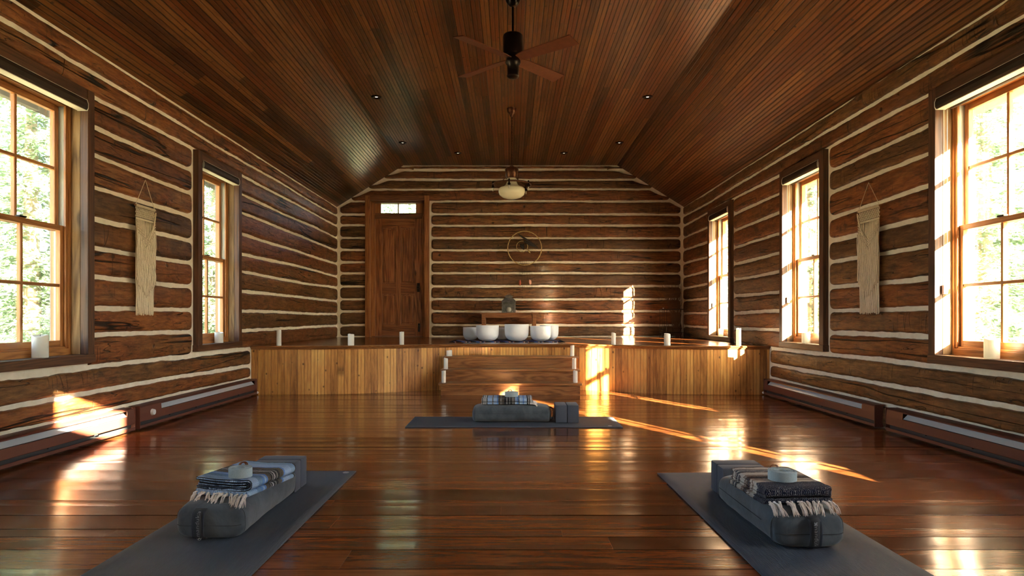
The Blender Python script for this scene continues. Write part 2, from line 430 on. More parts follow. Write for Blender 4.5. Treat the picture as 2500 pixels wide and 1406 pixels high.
M['blk_blue2'] = blanket_material('blue_serape_zigzag', [(0.000,WH),(0.013,BK),(0.020,WH),(0.030,BK),(0.041,LB),(0.064,MBl),(0.076,LB),(0.102,BR),(0.112,MBl),(0.127,LB),(0.142,BR),(0.152,(.30,.28,.25)),(0.171,BK),(0.184,(.45,.44,.42)),(0.193,BK),(0.210,(.5,.48,.45)),(0.218,BK),(0.235,BR),(0.254,(.3,.28,.25)),(0.273,BR),(0.286,MBl),(0.298,LB),(0.330,(.20,.18,.16)),(0.337,LB),(0.381,BK),(0.389,WH),(0.399,BK),(0.406,WH),(0.417,BK),(0.424,WH)], .2)
M['hem_black'] = simple('black_stitching', (.008,.008,.012), .95)
# serape on stage: stripes along X
t = NT('stage_rug_weave'); x, y, z = t.sep(t.obj())
xx = t.math('MULTIPLY', t.math('FRACT', t.math('DIVIDE', t.math('ADD', x, t.math('MULTIPLY', y, .25)), .20)), 1.)
M['rug'] = t.done(t.pbr(t.ramp(xx, [(0,(.008,.008,.012)),(.3,(.02,.08,.32)),(.42,(.03,.12,.45)),(.55,(.35,.03,.02)),(.60,(.7,.66,.62)),(.66,(.008,.008,.012)),(.78,(.02,.06,.22)),(.86,(.7,.66,.62)),(.9,(.3,.03,.02)),(.94,(.008,.008,.012))], 'CONSTANT'), .95, spec=.1))
# floor planks: each plank is real, slightly cupped geometry; UV in metres, plank id baked in V
t = NT('floor_planks'); u, v, _ = t.sep(t.uv())
k = t.math('FLOOR', v); f = t.math('FRACT', v)
ro = t.white(k, 2.2); L = 1.9
q2 = t.math('ADD', t.math('DIVIDE', u, L), t.math('MULTIPLY', ro, 7.)); k2 = t.math('FLOOR', q2); f2 = t.math('FRACT', q2)
idr = t.white(k, k2, 4.); o = t.math('MULTIPLY', idr, 50.)
P = t.comb(t.math('MULTIPLY', t.math('ADD', u, o), .10), t.math('MULTIPLY', f, .15), o)
g = t.noise(P, 75., 5, .68, .2); s_ = t.noise(P, 13., 3, .6, 1.6)
ff = t.math('ADD', t.math('ADD', t.math('MULTIPLY', g, .5), t.math('MULTIPLY', s_, .5)), t.math('MULTIPLY', t.math('SUBTRACT', idr, .5), .26))
c = t.ramp(ff, [(.30,(.048,.014,.004)),(.47,(.20,.060,.016)),(.64,(.31,.102,.029)),(.80,(.40,.155,.05))])
vo = t.n('ShaderNodeTexVoronoi'); t.set(vo.inputs['Vector'], t.comb(t.math('MULTIPLY', u, .55), t.math('MULTIPLY', v, .15), o)); vo.inputs['Scale'].default_value = 2.6
c = t.mix(t.mapr(t.math('ADD', vo.outputs['Distance'], t.math('MULTIPLY', s_, .12)), .10, .22, .8, 0), c, (.022,.010,.005))
ge = t.mapr(t.math('ABSOLUTE', t.math('SUBTRACT', f, .5)), .481, .494, 0, 1)
ee = t.mapr(t.math('ABSOLUTE', t.math('SUBTRACT', f2, .5)), .4992, .4997, 0, 1)
c = t.mix(t.math('MULTIPLY', ge, .85), c, (.010,.004,.002))
c = t.mix(t.math('MULTIPLY', ee, .5), c, (.30,.18,.10))
gd = t.math('ADD', t.math('MULTIPLY', g, .5), t.math('MULTIPLY', s_, .3))
pw = t.noise(t.comb(t.math('MULTIPLY', u, .5), t.math('MULTIPLY', v, .4), 0.), 1.5, 3, .5)
rgh = t.mapr(pw, .3, .7, .13, .23)
M['floor'] = t.done(t.pbr(c, rgh, t.bump(t.math('SUBTRACT', gd, t.math('MULTIPLY', ge, .6)), 1., .0008), spec=.5, coat=.3, coat_rough=.10))

# ------------------------------------------------------------------ measures
WX = 3.05          # log faces at +-3.05
MX = 3.080         # chinking plane
OX = 3.285         # outer face of the wall
YB = 11.60; YR = -1.10
ZS = .577          # stage deck
ZE = 2.90; ZC = 3.62; CX = 1.90
ROWS = [.0, .193, .356, .555, .768, .984, 1.21, 1.434, 1.647, 1.87, 2.106, 2.325, 2.54, 2.71, 2.876]
OPW = .435         # half opening
Z0, Z1 = .644, 2.44
WL = [4.265, 6.885]; WR = [1.62, 4.24, 6.87, 9.56]
WL_ALL = [1.62] + WL

def wob(seed, i, u):
    return .011*mnoise.noise(Vector((u*.45, i*7.3+seed, seed*1.7))) * 2 + .0035*mnoise.noise(Vector((u*4., i*3.1, seed+5.)))

def make_log(P, parent, seed, i, zlo, zhi, ulo, uhi, rnd0, rnd1, g=.0175):
    """zlo/zhi: functions of u (chinking centre lines); ulo/uhi: functions of z; P(u,z,d)"""
    zm = .5*(zlo((ulo(1.)+uhi(1.))/2) + zhi((ulo(1.)+uhi(1.))/2))
    L = uhi(zm) - ulo(zm)
    if L < .06: return
    n = max(6, int(L/.035)); e = [0., .006, .014, .025, .038, .052]
    S = sorted(set([x/L for x in e] + [1-x/L for x in e] + [k/n for k in range(n+1) if .06 < k/n*L < L-.06]))
    S = [s for s in S if 0 <= s <= 1]
    V = [0., 0., .025, .07, .14, .25, .38, .5, .62, .75, .86, .93, .975, 1., 1.]
    D = [-.012, .008, .022, .030, .034, .0355, .036, .036, .036, .0355, .034, .030, .022, .008, -.012]
    verts = []; uvs = []; r = .055; ro = rng.uniform(0, 100); ed = rng.uniform(0, 50)
    tl = rng.uniform(-.006, .006)
    for s in S:
        for k, vv in enumerate(V):
            z_guess = zm + (vv-.5)*.2
            a, b = ulo(z_guess), uhi(z_guess); u = a + (b-a)*s
            zb = zlo(u) + g + .006*mnoise.noise(Vector((u*6., ed, 0))) + .004*mnoise.noise(Vector((u*22., ed, 3.))) + max(0, .014*mnoise.noise(Vector((u*1.1, ed, 9.))))
            zt = zhi(u) - g - .006*mnoise.noise(Vector((u*6., ed+9, 0))) - .004*mnoise.noise(Vector((u*22., ed+9, 3.))) - max(0, .014*mnoise.noise(Vector((u*1.1, ed+9, 5.))))
            sh = 0.; dd = 1.
            e0 = s*L; e1 = (1-s)*L
            if rnd0 and e0 < r: q = 1-e0/r; sh = max(sh, r*(1-math.sqrt(max(0, 1-q*q)))); dd = min(dd, math.sqrt(max(0., 1-q**4)))
            if rnd1 and e1 < r: q = 1-e1/r; sh = max(sh, r*(1-math.sqrt(max(0, 1-q*q)))); dd = min(dd, math.sqrt(max(0., 1-q**4)))
            zb2, zt2 = zb+sh, zt-sh
            z = zb2 + (zt2-zb2)*vv
            d = D[k]*dd if D[k] > 0 else D[k]
            if 2 <= k <= len(V)-3:
                d += .0035*mnoise.noise(Vector((u*3.5, z*8., ed))) + tl*(vv-.5)
            verts.append(P(u, z, d)); uvs.append((u, z))
    m = len(V); faces = []
    for a in range(len(S)-1):
        for k in range(m-1):
            faces.append((a*m+k, (a+1)*m+k, (a+1)*m+k+1, a*m+k+1))
    faces.append(tuple(range(m-1, -1, -1))) ; faces.append(tuple((len(S)-1)*m+k for k in range(m)))
    mesh_obj('log', verts, faces, M['log'], parent, True, uvs, auto=50)

# ---- side walls
def side_wall(name, sgn, wins, stage_end):
    rot = []
    mb = MB()
    def bx(y0, y1, z0, z1): mb.box(sgn*MX, sgn*OX, y0, y1, z0, z1)
    zt = ZE + .02
    bx(YR-.25, YB+.25, -.05, .60); bx(YR-.25, YB+.25, 2.47, zt+.25)
    ys = [YR-.25]
    for c in wins: ys += [c-OPW-.03, c+OPW+.03]
    ys.append(YB+.25)
    for a in range(0, len(ys), 2): bx(ys[a], ys[a+1], .60, 2.47)
    w = mb.build(name, [M['mortar']]); tag(w, kind='structure')
    sd = 1.3 if sgn < 0 else 8.9
    P = (lambda u, z, d: (sgn*(MX-d), u, z))
    for i in range(len(ROWS)-1):
        zlo = (lambda u, i=i: ROWS[i] + (wob(sd, i, u) if i else 0)); zhi = (lambda u, i=i: ROWS[i+1] + wob(sd, i+1, u))
        if i < 3:
            segs = [(YR, 7.70, False, True)]
        elif i >= 12:
            segs = [(YR, YB-.032, False, True)]
        else:
            segs = []; prev = YR; pr = False
            for c in wins:
                segs.append((prev, c-OPW-.09-.072, False, True)); prev = c+OPW+.075
            segs.append((prev, YB-.032, False, True))
        for a, b, r0, r1 in segs:
            make_log(P, w, sd, i, zlo, zhi, lambda z, a=a: a, lambda z, b=b: b, r0, r1)
    return w
side_wall('wall_left', -1, WL_ALL, 7.7)
side_wall('wall_right', 1, WR, 7.7)

# ---- back wall
DX0, DX1 = -2.567, -1.435      # outer casing of the door
BR_ = [.5, .577, .784, 1.03, 1.244, 1.473, 1.705, 1.90, 2.118, 2.33, 2.553, 2.75, 2.98, 3.19, 3.36, 3.535, 3.62]
YM = YB + .03
dox0, dox1, doz = -2.50, -1.50, 3.02
mb = MB()
mb.box(-OX, dox0, YM, YM+.22, -.05, 3.9); mb.box(dox1, OX, YM, YM+.22, -.05, 3.9); mb.box(dox0, dox1, YM, YM+.22, doz, 3.9)
mb.box(dox0, dox1, YM, YM+.22, -.05, ZS)
wb = mb.build('wall_back', [M['mortar']]); tag(wb, kind='structure')
Pb = lambda u, z, d: (u, YM-d, z)
def lim(z):
    if z < ZE-.03: return WX-.032
    return max(.3, WX-.04-(z-ZE+.03)*(WX-CX)/(ZC-ZE))
for i in range(1, len(BR_)-1):
    zlo = lambda u, i=i: BR_[i] + (.5*wob(21., i, u) if i > 1 else 0); zhi = lambda u, i=i: BR_[i+1] + (.5*wob(21., i+1, u) if i+1 < len(BR_)-1 else 0)
    gg = .018 if i < len(BR_)-2 else .022
    if BR_[i+1] <= 3.05:
        make_log(Pb, wb, 21., i, zlo, zhi, lambda z: -lim(z), lambda z: DX0+.02, True, False, gg)
        make_log(Pb, wb, 21., i, zlo, zhi, lambda z: DX1+.035, lim, True, True, gg)
    else:
        make_log(Pb, wb, 21., i, zlo, zhi, lambda z: -lim(z), lim, True, True, gg)

# ---- front wall (behind the viewer) with a door and transom
mb = MB()
tz0, tz1, tx0, tx1 = 2.03, 2.33, -.16, .34
mb.box(-OX, tx0, YR-.2, YR, -.05, 3.9); mb.box(tx1, OX, YR-.2, YR, -.05, 3.9); mb.box(tx0, tx1, YR-.2, YR, tz1, 3.9); mb.box(tx0, tx1, YR-.2, YR, -.05, tz0)
wf = mb.build('wall_front', [M['mortar']]); tag(wf, kind='structure')
d2 = empty('door_2', (.11, YR, 0)); tag(d2, kind='structure')
mb = MB(); mb.bbox(-.46, .46, .0, .03, .0, 1.93, .004); mb.build('door_leaf', M['door'], d2)
mb = MB()
for x in (-.55, .47): mb.bbox(x, x+.09, .0, .035, 0, 2.55, .004)
mb.bbox(-.46, .46, .0, .035, 2.46, 2.55, .004); mb.bbox(-.46, .46, .0, .035, 1.93, 1.98, .004)
mb.build('casing', M['door_trim'], d2)
mb = MB(); mb.box(-.26, .26, -.10, -.096, tz0, tz1); mb.build('transom_glass', M['glass'], d2)

# ---- ceiling: three boarded planes, one mesh
def strip(P0, P1, along, nu, v0):
    pass
vs = []; fs = []; uvs = []
prof = [(-OX, ZE-(OX-WX)*.626), (-CX, ZC), (CX, ZC), (OX, ZE-(OX-WX)*.626)]
vacc = 0.
y0, y1 = YR-.2, YB+.22
for a in range(3):
    (xa, za), (xb, zb) = prof[a], prof[a+1]
    ln = math.hypot(xb-xa, zb-za)
    b = len(vs)
    for (x, z, v_) in ((xa, za, vacc), (xb, zb, vacc+ln)):
        for y in (y0, y1): vs.append((x, y, z)); uvs.append((y+20, v_+10))
    fs.append((b, b+1, b+3, b+2)); vacc += ln + .013
ce = mesh_obj('ceiling', vs, fs, M['ceiling'], None, False, uvs); tag(ce, kind='structure')
# roof above and its eaves
mb = MB()
th = .14
def slab(pts):
    b = []
    for y in (y0-.5, y1+.5):
        for (x, z) in pts: b.append((x, y, z))
    n = len(pts); f = [tuple(range(n-1, -1, -1)), tuple(n+k for k in range(n))]
    for k in range(n): f.append((k, (k+1) % n, n+(k+1) % n, n+k))
    mb.add(b, f)
slab([(-3.9, 2.60), (-OX, 2.86), (-CX, ZC+.06), (0, ZC+.06), (0, 4.6), (-3.9, 2.72)])
slab([(3.9, 2.60), (3.9, 2.72), (0, 4.6), (0, ZC+.06), (CX, ZC+.06), (OX, 2.86)])
ro = mb.build('roof', [M['shingle']]); tag(ro, kind='structure')
# chinking bead along the eaves
# ---- floor: cupped planks
bounds = []; y = YR-.1; k = 0; pat = [.198, .152, .099]
y = 2.358 - .449*8
while y < 8.75:
    for p in pat: bounds.append((y, y+p)); y += p
vs = []; fs = []; uvs = []
for idx, (a, b) in enumerate(bounds):
    tilt = rng.uniform(-.0007, .0007); cup = rng.uniform(.0004, .0014)*(1 if rng.random() < .75 else -1)
    nx = 24
    for ix in range(nx+1):
        x = -3.12 + 6.24*ix/nx
        for q in (0, .25, .5, .75, 1.):
            yy = a + (b-a)*q
            z = tilt*(q-.5)*2 + cup*((2*q-1)**2-.5) + .0006*mnoise.noise(Vector((x*.9, idx*5.1, q))) - .0012
            vs.append((x, yy, z)); uvs.append((x+10, idx + .001 + .998*q))
    base = idx*(nx+1)*5
    for ix in range(nx):
        for q in range(4):
            p = base+ix*5+q; fs.append((p, p+5, p+6, p+1))
nb_ = len(vs); x0_, x1_, ya_, yb_, zt_, zb_ = -OX, OX, YR-.3, YB+.2, -.005, -.08
vs += [(x0_,ya_,zb_),(x1_,ya_,zb_),(x1_,yb_,zb_),(x0_,yb_,zb_),(x0_,ya_,zt_),(x1_,ya_,zt_),(x1_,yb_,zt_),(x0_,yb_,zt_)]; uvs += [(0, .4)]*8
fs += [tuple(nb_+i for i in q) for q in ((0,3,2,1),(4,5,6,7),(0,1,5,4),(1,2,6,5),(2,3,7,6),(3,0,4,7))]
fl = mesh_obj('floor', vs, fs, M['floor'], None, True, uvs, auto=30); tag(fl, kind='structure')

# ------------------------------------------------------------------ windows
def window(n, sgn, c, cords):
    root = empty('window_%d' % n, (sgn*WX, c, 0)); tag(root, kind='structure')
    W = OPW; F = .045
    def part(name, mat, par, d0, d1, u0, u1, z0, z1, b=.003):
        mb = MB(); mb.bbox(sgn*d0, sgn*d1, u0, u1, z0, z1, b); return mb.build(name, M[mat], par)
    part('casing', 'casing', root, -.022, .035, -W-.090, -W, Z0, 2.545, .004); part('casing', 'casing', root, -.022, .035, W, W+.075, Z0, 2.545, .004)
    part('head_casing', 'casing_y', root, -.020, .035, -W, W, Z1, 2.545, .004)
    part('sill', 'casing_y', root, -.028, .10, -W-.10, W+.08, .580, Z0, .006)
    part('reveal', 'reveal', root, .036, .10, -W-.03, -W, Z0, Z1, .002); part('reveal', 'reveal', root, .036, .10, W, W+.03, Z0, Z1, .002); part('head_reveal', 'casing_y', root, .036, .10, -W, W, Z1, Z1+.03, .002)
    for s in (-1, 1):
        a, b = (-W-.028, -W+.022) if s < 0 else (W-.022, W+.028)
        j = part('jamb', 'fir', root, .101, .232, a, b, Z0, Z1)
        a, b = (-W+.020, -W+F) if s < 0 else (W-F, W-.020)
        part('stop_bead', 'fir', j, .108, .124, a, b, Z0+.05, Z1-.02)
        a, b = (-W+.020, -W+.034) if s < 0 else (W-.034, W-.020)
        part('sash_track', 'track', j, .1245, .200, a, b, .70, Z1-.03, .001)
        a, b = (-W-.06, -W+.020) if s < 0 else (W-.020, W+.06)
        part('exterior_casing', 'ext', root, .204, .240, a, b, Z0-.04, Z1+.06, .002)
    part('unit_sill', 'fir_y', root, .101, .232, -W+.02, W-.02, Z0-.02, .69); part('unit_head', 'fir_y', root, .108, .232, -W+.02, W-.02, Z1-.03, Z1+.02)
    part('sill_stop', 'fir_y', root, .112, .20, -W+.03, W-.03, .69, .703)
    part('exterior_casing', 'ext', root, .204, .262, -W+.03, W-.03, Z1-.03, Z1+.06, .002); part('exterior_casing', 'ext', root, .204, .275, -W+.03, W-.03, Z0-.04, .69, .002)
    for nm, d0, z0, z1, bot, top in (('lower_sash', .126, .703, 1.560, .044, .038), ('upper_sash', .165, 1.522, 2.410, .038, .045)):
        h = W-.036; st = .040
        so = bpy.data.objects.new(nm, None); link(so, root)
        part('sash_stile', 'fir', so, d0, d0+.034, -h, -h+st, z0, z1); part('sash_stile', 'fir', so, d0, d0+.034, h-st, h, z0, z1)
        part('sash_rail', 'fir_y', so, d0, d0+.034, -h+st, h-st, z0, z0+bot); part('sash_rail', 'fir_y', so, d0, d0+.034, -h+st, h-st, z1-top, z1)
        zm = (z0+bot+z1-top)/2
        part('muntin', 'fir_y', so, d0+.004, d0+.030, -h+st, h-st, zm-.011, zm+.011, .004); part('muntin', 'fir', so, d0+.0035, d0+.0305, -.011, .011, z0+bot, z1-top, .004)
        mb = MB(); mb.box(sgn*(d0+.015), sgn*(d0+.019), -h+st-.004, h-st+.004, z0+bot-.004, z1-top+.004); mb.build('glass_pane', M['glass'], so)
    part('sash_lock', 'bronze', root, .118, .150, -.03, .03, 1.560, 1.572, .003)
    return root
win_places = []
n = 1
for c in WL_ALL: window(n, -1, c, False); win_places.append((-1, c)); n += 1
for c in WR: window(n, 1, c, True); win_places.append((1, c)); n += 1

# ------------------------------------------------------------------ roller blinds
def blind(sgn, c, label, cords):
    root = empty('roller_blind', (sgn*WX, c, 2.385)); tag(root, label, 'blind', 'roller blinds over the windows')
    W = OPW-.012
    # rounded fascia extruded along Y
    pr = [(-.020,.078),(-.026,.070),(-.030,.045),(-.029,.018),(-.024,.0),(.0,.0),(.0,.004),(-.018,.004),(-.024,.020),(-.0245,.045),(-.021,.066),(-.016,.074)]
    def extr(pr, u0, u1, mats, name, par):
        vs = [(sgn*x, u0, z) for x, z in pr] + [(sgn*x, u1, z) for x, z in pr]; n_ = len(pr)
        fs = [tuple(range(n_-1, -1, -1)), tuple(n_+k for k in range(n_))] + [(k, (k+1)%n_, n_+(k+1)%n_, n_+k) for k in range(n_)]
        return mesh_obj(name, vs, fs, mats, par)
    box = [(.045,0.006),(-.022,0.006),(-.030,.020),(-.031,.05),(-.022,.078),(.045,.078)]
    extr(box, -W+.003, W-.003, M['valance'], 'valance', root)
    box2 = [(.047,.001),(-.026,.001),(-.034,.018),(-.035,.052),(-.024,.083),(.047,.083)]
    for s in (-1, 1):
        u = s*W; extr(box2, u-.0015-.001*s, u+.0015-.001*s, M['valance_edge'], 'end_cap', root)
    extr([(-.020,.0785),(-.022,.0785),(-.022,.081),(-.020,.081)], -W, W, M['valance_edge'], 'edge_trim', root)
    mb = MB(); mb.box(sgn*-.020, sgn*.040, -W+.006, W-.006, .001, .0055); mb.build('bottom_rail', M['blind'], root)
    if cords:
        mb = MB()
        mb.tube([(sgn*.060, OPW-.06, -.004+.014*math.cos(a)) for a in (0,)] + [(sgn*.060, -W+.02, -.004+.014)], .018, 12)
        mb.build('fabric_roll', M['valance'], root)
        for dd in (.028, .052):
            mb = MB(); mb.tube([(sgn*dd, W-.010, 0), (sgn*dd, W-.010, -1.25)], .0016, 5); mb.build('cord', M['white_plastic'], root)
        mb = MB(); mb.bbox(sgn*.025, sgn*.056, W-.016, W+.008, -1.31, -1.245, .004); mb.build('cord_tensioner', M['white_plastic'], root)
blind(-1, WL[0], 'dark brown roller blind cassette over the near left window with the white pillar candle', False)
blind(-1, WL[1], 'dark brown roller blind cassette over the far left window beside the stage', False)
blind(1, WR[1], 'dark brown roller blind with cord over the nearest window in the right wall', True)
blind(1, WR[2], 'dark brown roller blind with cord over the middle window in the right wall', True)
blind(1, WR[3], 'dark brown roller blind over the narrowest-looking window standing above the stage', True)

# ------------------------------------------------------------------ door in the back wall
dr = empty('door_1', (-2.0, YB, ZS)); tag(dr, kind='structure')
def X(px, Y=YB): return (px-1246)*Y/1600. + 2.0      # local to the door
mb = MB(); mb.bbox(-.567, -.480, -.030, .03, 0, 2.50, .004); mb.bbox(.480, .565, -.030, .03, 0, 2.50, .004)
mb.build('casing', M['door_trim'], dr)
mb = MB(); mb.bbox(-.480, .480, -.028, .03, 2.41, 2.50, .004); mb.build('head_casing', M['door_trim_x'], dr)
mb = MB(); mb.bbox(-.505, -.455, .031, .22, 0, 2.46, .002); mb.bbox(.455, .505, .031, .22, 0, 2.46, .002); mb.bbox(-.430, -.410, .05, .10, 0, 2.40, .002) ; mb.bbox(-.455, -.430, .04, .14, 0, 2.41, .002); mb.bbox(.430, .455, .04, .14, 0, 2.41, .002)
mb.build('jamb', M['door_trim'], dr)
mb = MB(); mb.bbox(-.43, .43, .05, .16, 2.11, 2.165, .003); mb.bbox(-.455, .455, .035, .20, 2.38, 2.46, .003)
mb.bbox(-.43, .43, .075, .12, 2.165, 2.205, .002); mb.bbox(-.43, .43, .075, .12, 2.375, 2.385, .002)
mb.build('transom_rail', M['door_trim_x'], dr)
mb = MB(); mb.bbox(-.43, -.305, .076, .121, 2.20, 2.38, .002); mb.bbox(.315, .43, .076, .121, 2.20, 2.38, .002); mb.bbox(-.008, .012, .076, .121, 2.20, 2.38, .002)
mb.build('transom_stile', M['door_trim'], dr)
mb = MB(); mb.box(-.305, -.008, .096, .10, 2.203, 2.376); mb.box(.012, .315, .096, .10, 2.203, 2.376); mb.build('transom_glass', M['glass'], dr)
mb = MB(); mb.bbox(-.30, -.29, .10, .2, 2.2, 2.38); 
leaf = MB()
lw_ = .4285
leaf.bbox(-lw_, -.290, .095, .135, .015, 2.113, .003); leaf.bbox(.290, lw_, .095, .135, .015, 2.113, .003); leaf.bbox(-.045, .045, .095, .135, .20, 1.98, .003)
lo = leaf.build('door_leaf', M['door'], dr)
leaf = MB()
leaf.bbox(-.29, .29, .0955, .135, .015, .225, .003); leaf.bbox(-.29, .29, .0955, .135, .765, .955, .003); leaf.bbox(-.29, .29, .0955, .135, 1.945, 2.113, .003)
leaf.build('door_rail', M['door_x'], lo)
for (a, b) in ((-.290, -.045), (.045, .290)):
    for (z0, z1) in ((.225, .765), (.955, 1.945)):
        mb = MB(); mb.box(a, b, .118, .130, z0, z1); mb.bbox(a+.030, b-.030, .104, .130, z0+.030, z1-.030, .008)
        mb.bbox(a, a+.012, .100, .125, z0, z1, .004); mb.bbox(b-.012, b, .100, .125, z0, z1, .004); mb.bbox(a, b, .100, .125, z0, z0+.012, .004); mb.bbox(a, b, .100, .125, z1-.012, z1, .004)
        mb.build('panel', M['door'], lo)
mb = MB(); mb.bbox(.335, .385, .085, .096, .800, .960, .003)
mb.tube([(.36, .086, .885), (.36, .055, .885)], .010, 10); mb.lathe([(.001,-.02),(.018,-.016),(.026,0),(.018,.016),(.001,.02)], (.36,.045,.885), 14)
mb.build('door_knob', M['blackmetal'], lo, auto=40)
mb = MB(); mb.tube([(.37, .09, .10), (.37, .075, .20)], .010, 8); mb.bbox(.352, .388, .085, .096, .09, .24, .003); mb.build('door_bolt', M['blackmetal'], lo)
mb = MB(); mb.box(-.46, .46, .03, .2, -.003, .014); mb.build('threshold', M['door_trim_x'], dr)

# ------------------------------------------------------------------ stage
def front_y(x):
    """curved front edge of the platform"""
    a = abs(x)
    pts = [(0, 8.40), (.5, 8.38), (.9, 8.30), (1.25, 8.13), (1.54, 7.98), (1.85, 7.875), (2.12, 7.825), (2.5, 7.79), (3.2, 7.775)]
    for (x0, v0), (x1, v1) in zip(pts, pts[1:]):
        if a <= x1:
            t_ = (a-x0)/(x1-x0); return v0 + (v1-v0)*t_
    return pts[-1][1]
xs = np.linspace(-3.076, 3.076, 103)
raw = np.array([front_y(x) for x in xs]); ker = np.ones(9)/9.
pad = np.concatenate([np.full(4, raw[0]), raw, np.full(4, raw[-1])]); fy = np.convolve(pad, ker, 'valid')
def FY(x): return float(np.interp(x, xs, fy))
stage = empty('stage_platform', (0, 9.7, 0)); tag(stage, 'low wooden stage across the back of the room with curved honey beadboard front', 'stage')
vs = []; fs = []; uvs = []; acc = 0.
for i, x in enumerate(xs):
    if i: acc += math.hypot(x-xs[i-1], fy[i]-fy[i-1])
    for z in (-.01, ZS-.02): vs.append((x, fy[i]-9.7, z)); uvs.append((z+3., acc))
for i in range(len(xs)-1): fs.append((2*i, 2*i+2, 2*i+3, 2*i+1))
mesh_obj('front_panel', vs, fs, M['stage_front'], stage, True, uvs)
# deck planks
vs = []; fs = []; uvs = []; y = 7.70; idx = 200
ydeck = []
while y < YB+.1: ydeck.append(y); y += .083
for i in range(len(ydeck)-1):
    a, b = ydeck[i], ydeck[i+1]
    tl = rng.uniform(-.0002, .0002); cp = rng.uniform(.0, .0002)
    cols = []
    for x in xs:
        lo_ = FY(x)-.022
        for q in (0, .5, 1.):
            yy = max(a+(b-a)*q, lo_)
            vs.append((x, min(yy, YB-.005)-9.7, ZS + tl*(q-.5) + cp*((2*q-1)**2-.5) - (.0003)))
            uvs.append((x+10, idx+i+.002+.996*q))
    base = i*len(xs)*3
    for j in range(len(xs)-1):
        if max(FY(xs[j]), FY(xs[j+1]))-.022 > b and min(FY(xs[j]), FY(xs[j+1]))-.022 > b: continue
        for q in range(2):
            p = base+j*3+q; fs.append((p, p+3, p+4, p+1))
mesh_obj('deck', vs, fs, M['floor'], stage, True, uvs)
# nosing around the edge + cove
prf = [(.03,.0),(-.022,.0),(-.034,-.005),(-.038,-.012),(-.034,-.020),(-.024,-.024),(-.018,-.026),(-.016,-.034),(-.008,-.042),(.0,-.044)]
vs = []; fs = []
for i, x in enumerate(xs):
    dx = xs[min(i+1, 102)]-xs[max(i-1, 0)]; dy = fy[min(i+1, 102)]-fy[max(i-1, 0)]; l = math.hypot(dx, dy); nx_, ny_ = -dy/l, dx/l
    for d, z in prf: vs.append((x+nx_*d, fy[i]+ny_*d-9.7, ZS+z+.0012))
m = len(prf)
for i in range(len(xs)-1):
    for k in range(m-1): fs.append((i*m+k, i*m+k+1, (i+1)*m+k+1, (i+1)*m+k))
mesh_obj('nosing', vs, fs, M['tread'], stage, True, auto=50)
mb = MB(); mb.box(-3.04, 3.04, -1.1, 1.88, ZS-.05, ZS-.02); mb.build('deck_base', M['step'], stage)

# ------------------------------------------------------------------ stairs
st = empty('staircase', (0, 7.95, 0)); tag(st, 'three-step wooden staircase at the middle of the stage', 'stairs')
rise = ZS/4
for k in range(3):
    yf = 7.69+.23*k - 7.95
    mb = MB(); mb.bbox(-.8425, .8425, yf-.025, yf+.27, rise*(k+1)-.027, rise*(k+1), .009); mb.build('tread', M['tread'], st, auto=40)
    mb = MB(); mb.box(-.818, .818, yf, yf+.02, rise*k, rise*(k+1)-.027); mb.build('riser', M['step'], st)
    for s in (-1, 1):
        mb = MB(); a, b = sorted((s*.818, s*.798)); mb.box(a, b, yf+.02, (.25 if k == 2 else yf+.02+.21+.02)+ (0 if k==2 else 0), rise*k, rise*(k+1)-.027)
        mb.build('side_panel', M['step'], st)
for s in (-1, 1):
    mb = MB(); a, b = sorted((s*.797, s*.780)); v = [(7.72, .002), (FY(.79), .002), (FY(.79), 3*rise-.03), (8.18, 3*rise-.03), (8.18, 2*rise-.03), (7.95, 2*rise-.03), (7.95, rise-.03), (7.72, rise-.03)]
    mb.add([(a, y_-7.95, z_) for y_, z_ in v] + [(b, y_-7.95, z_) for y_, z_ in v], [tuple(range(7,-1,-1)), tuple(range(8,16))] + [(i, (i+1)%8, 8+(i+1)%8, 8+i) for i in range(8)]); mb.build('carriage', M['step'], st)


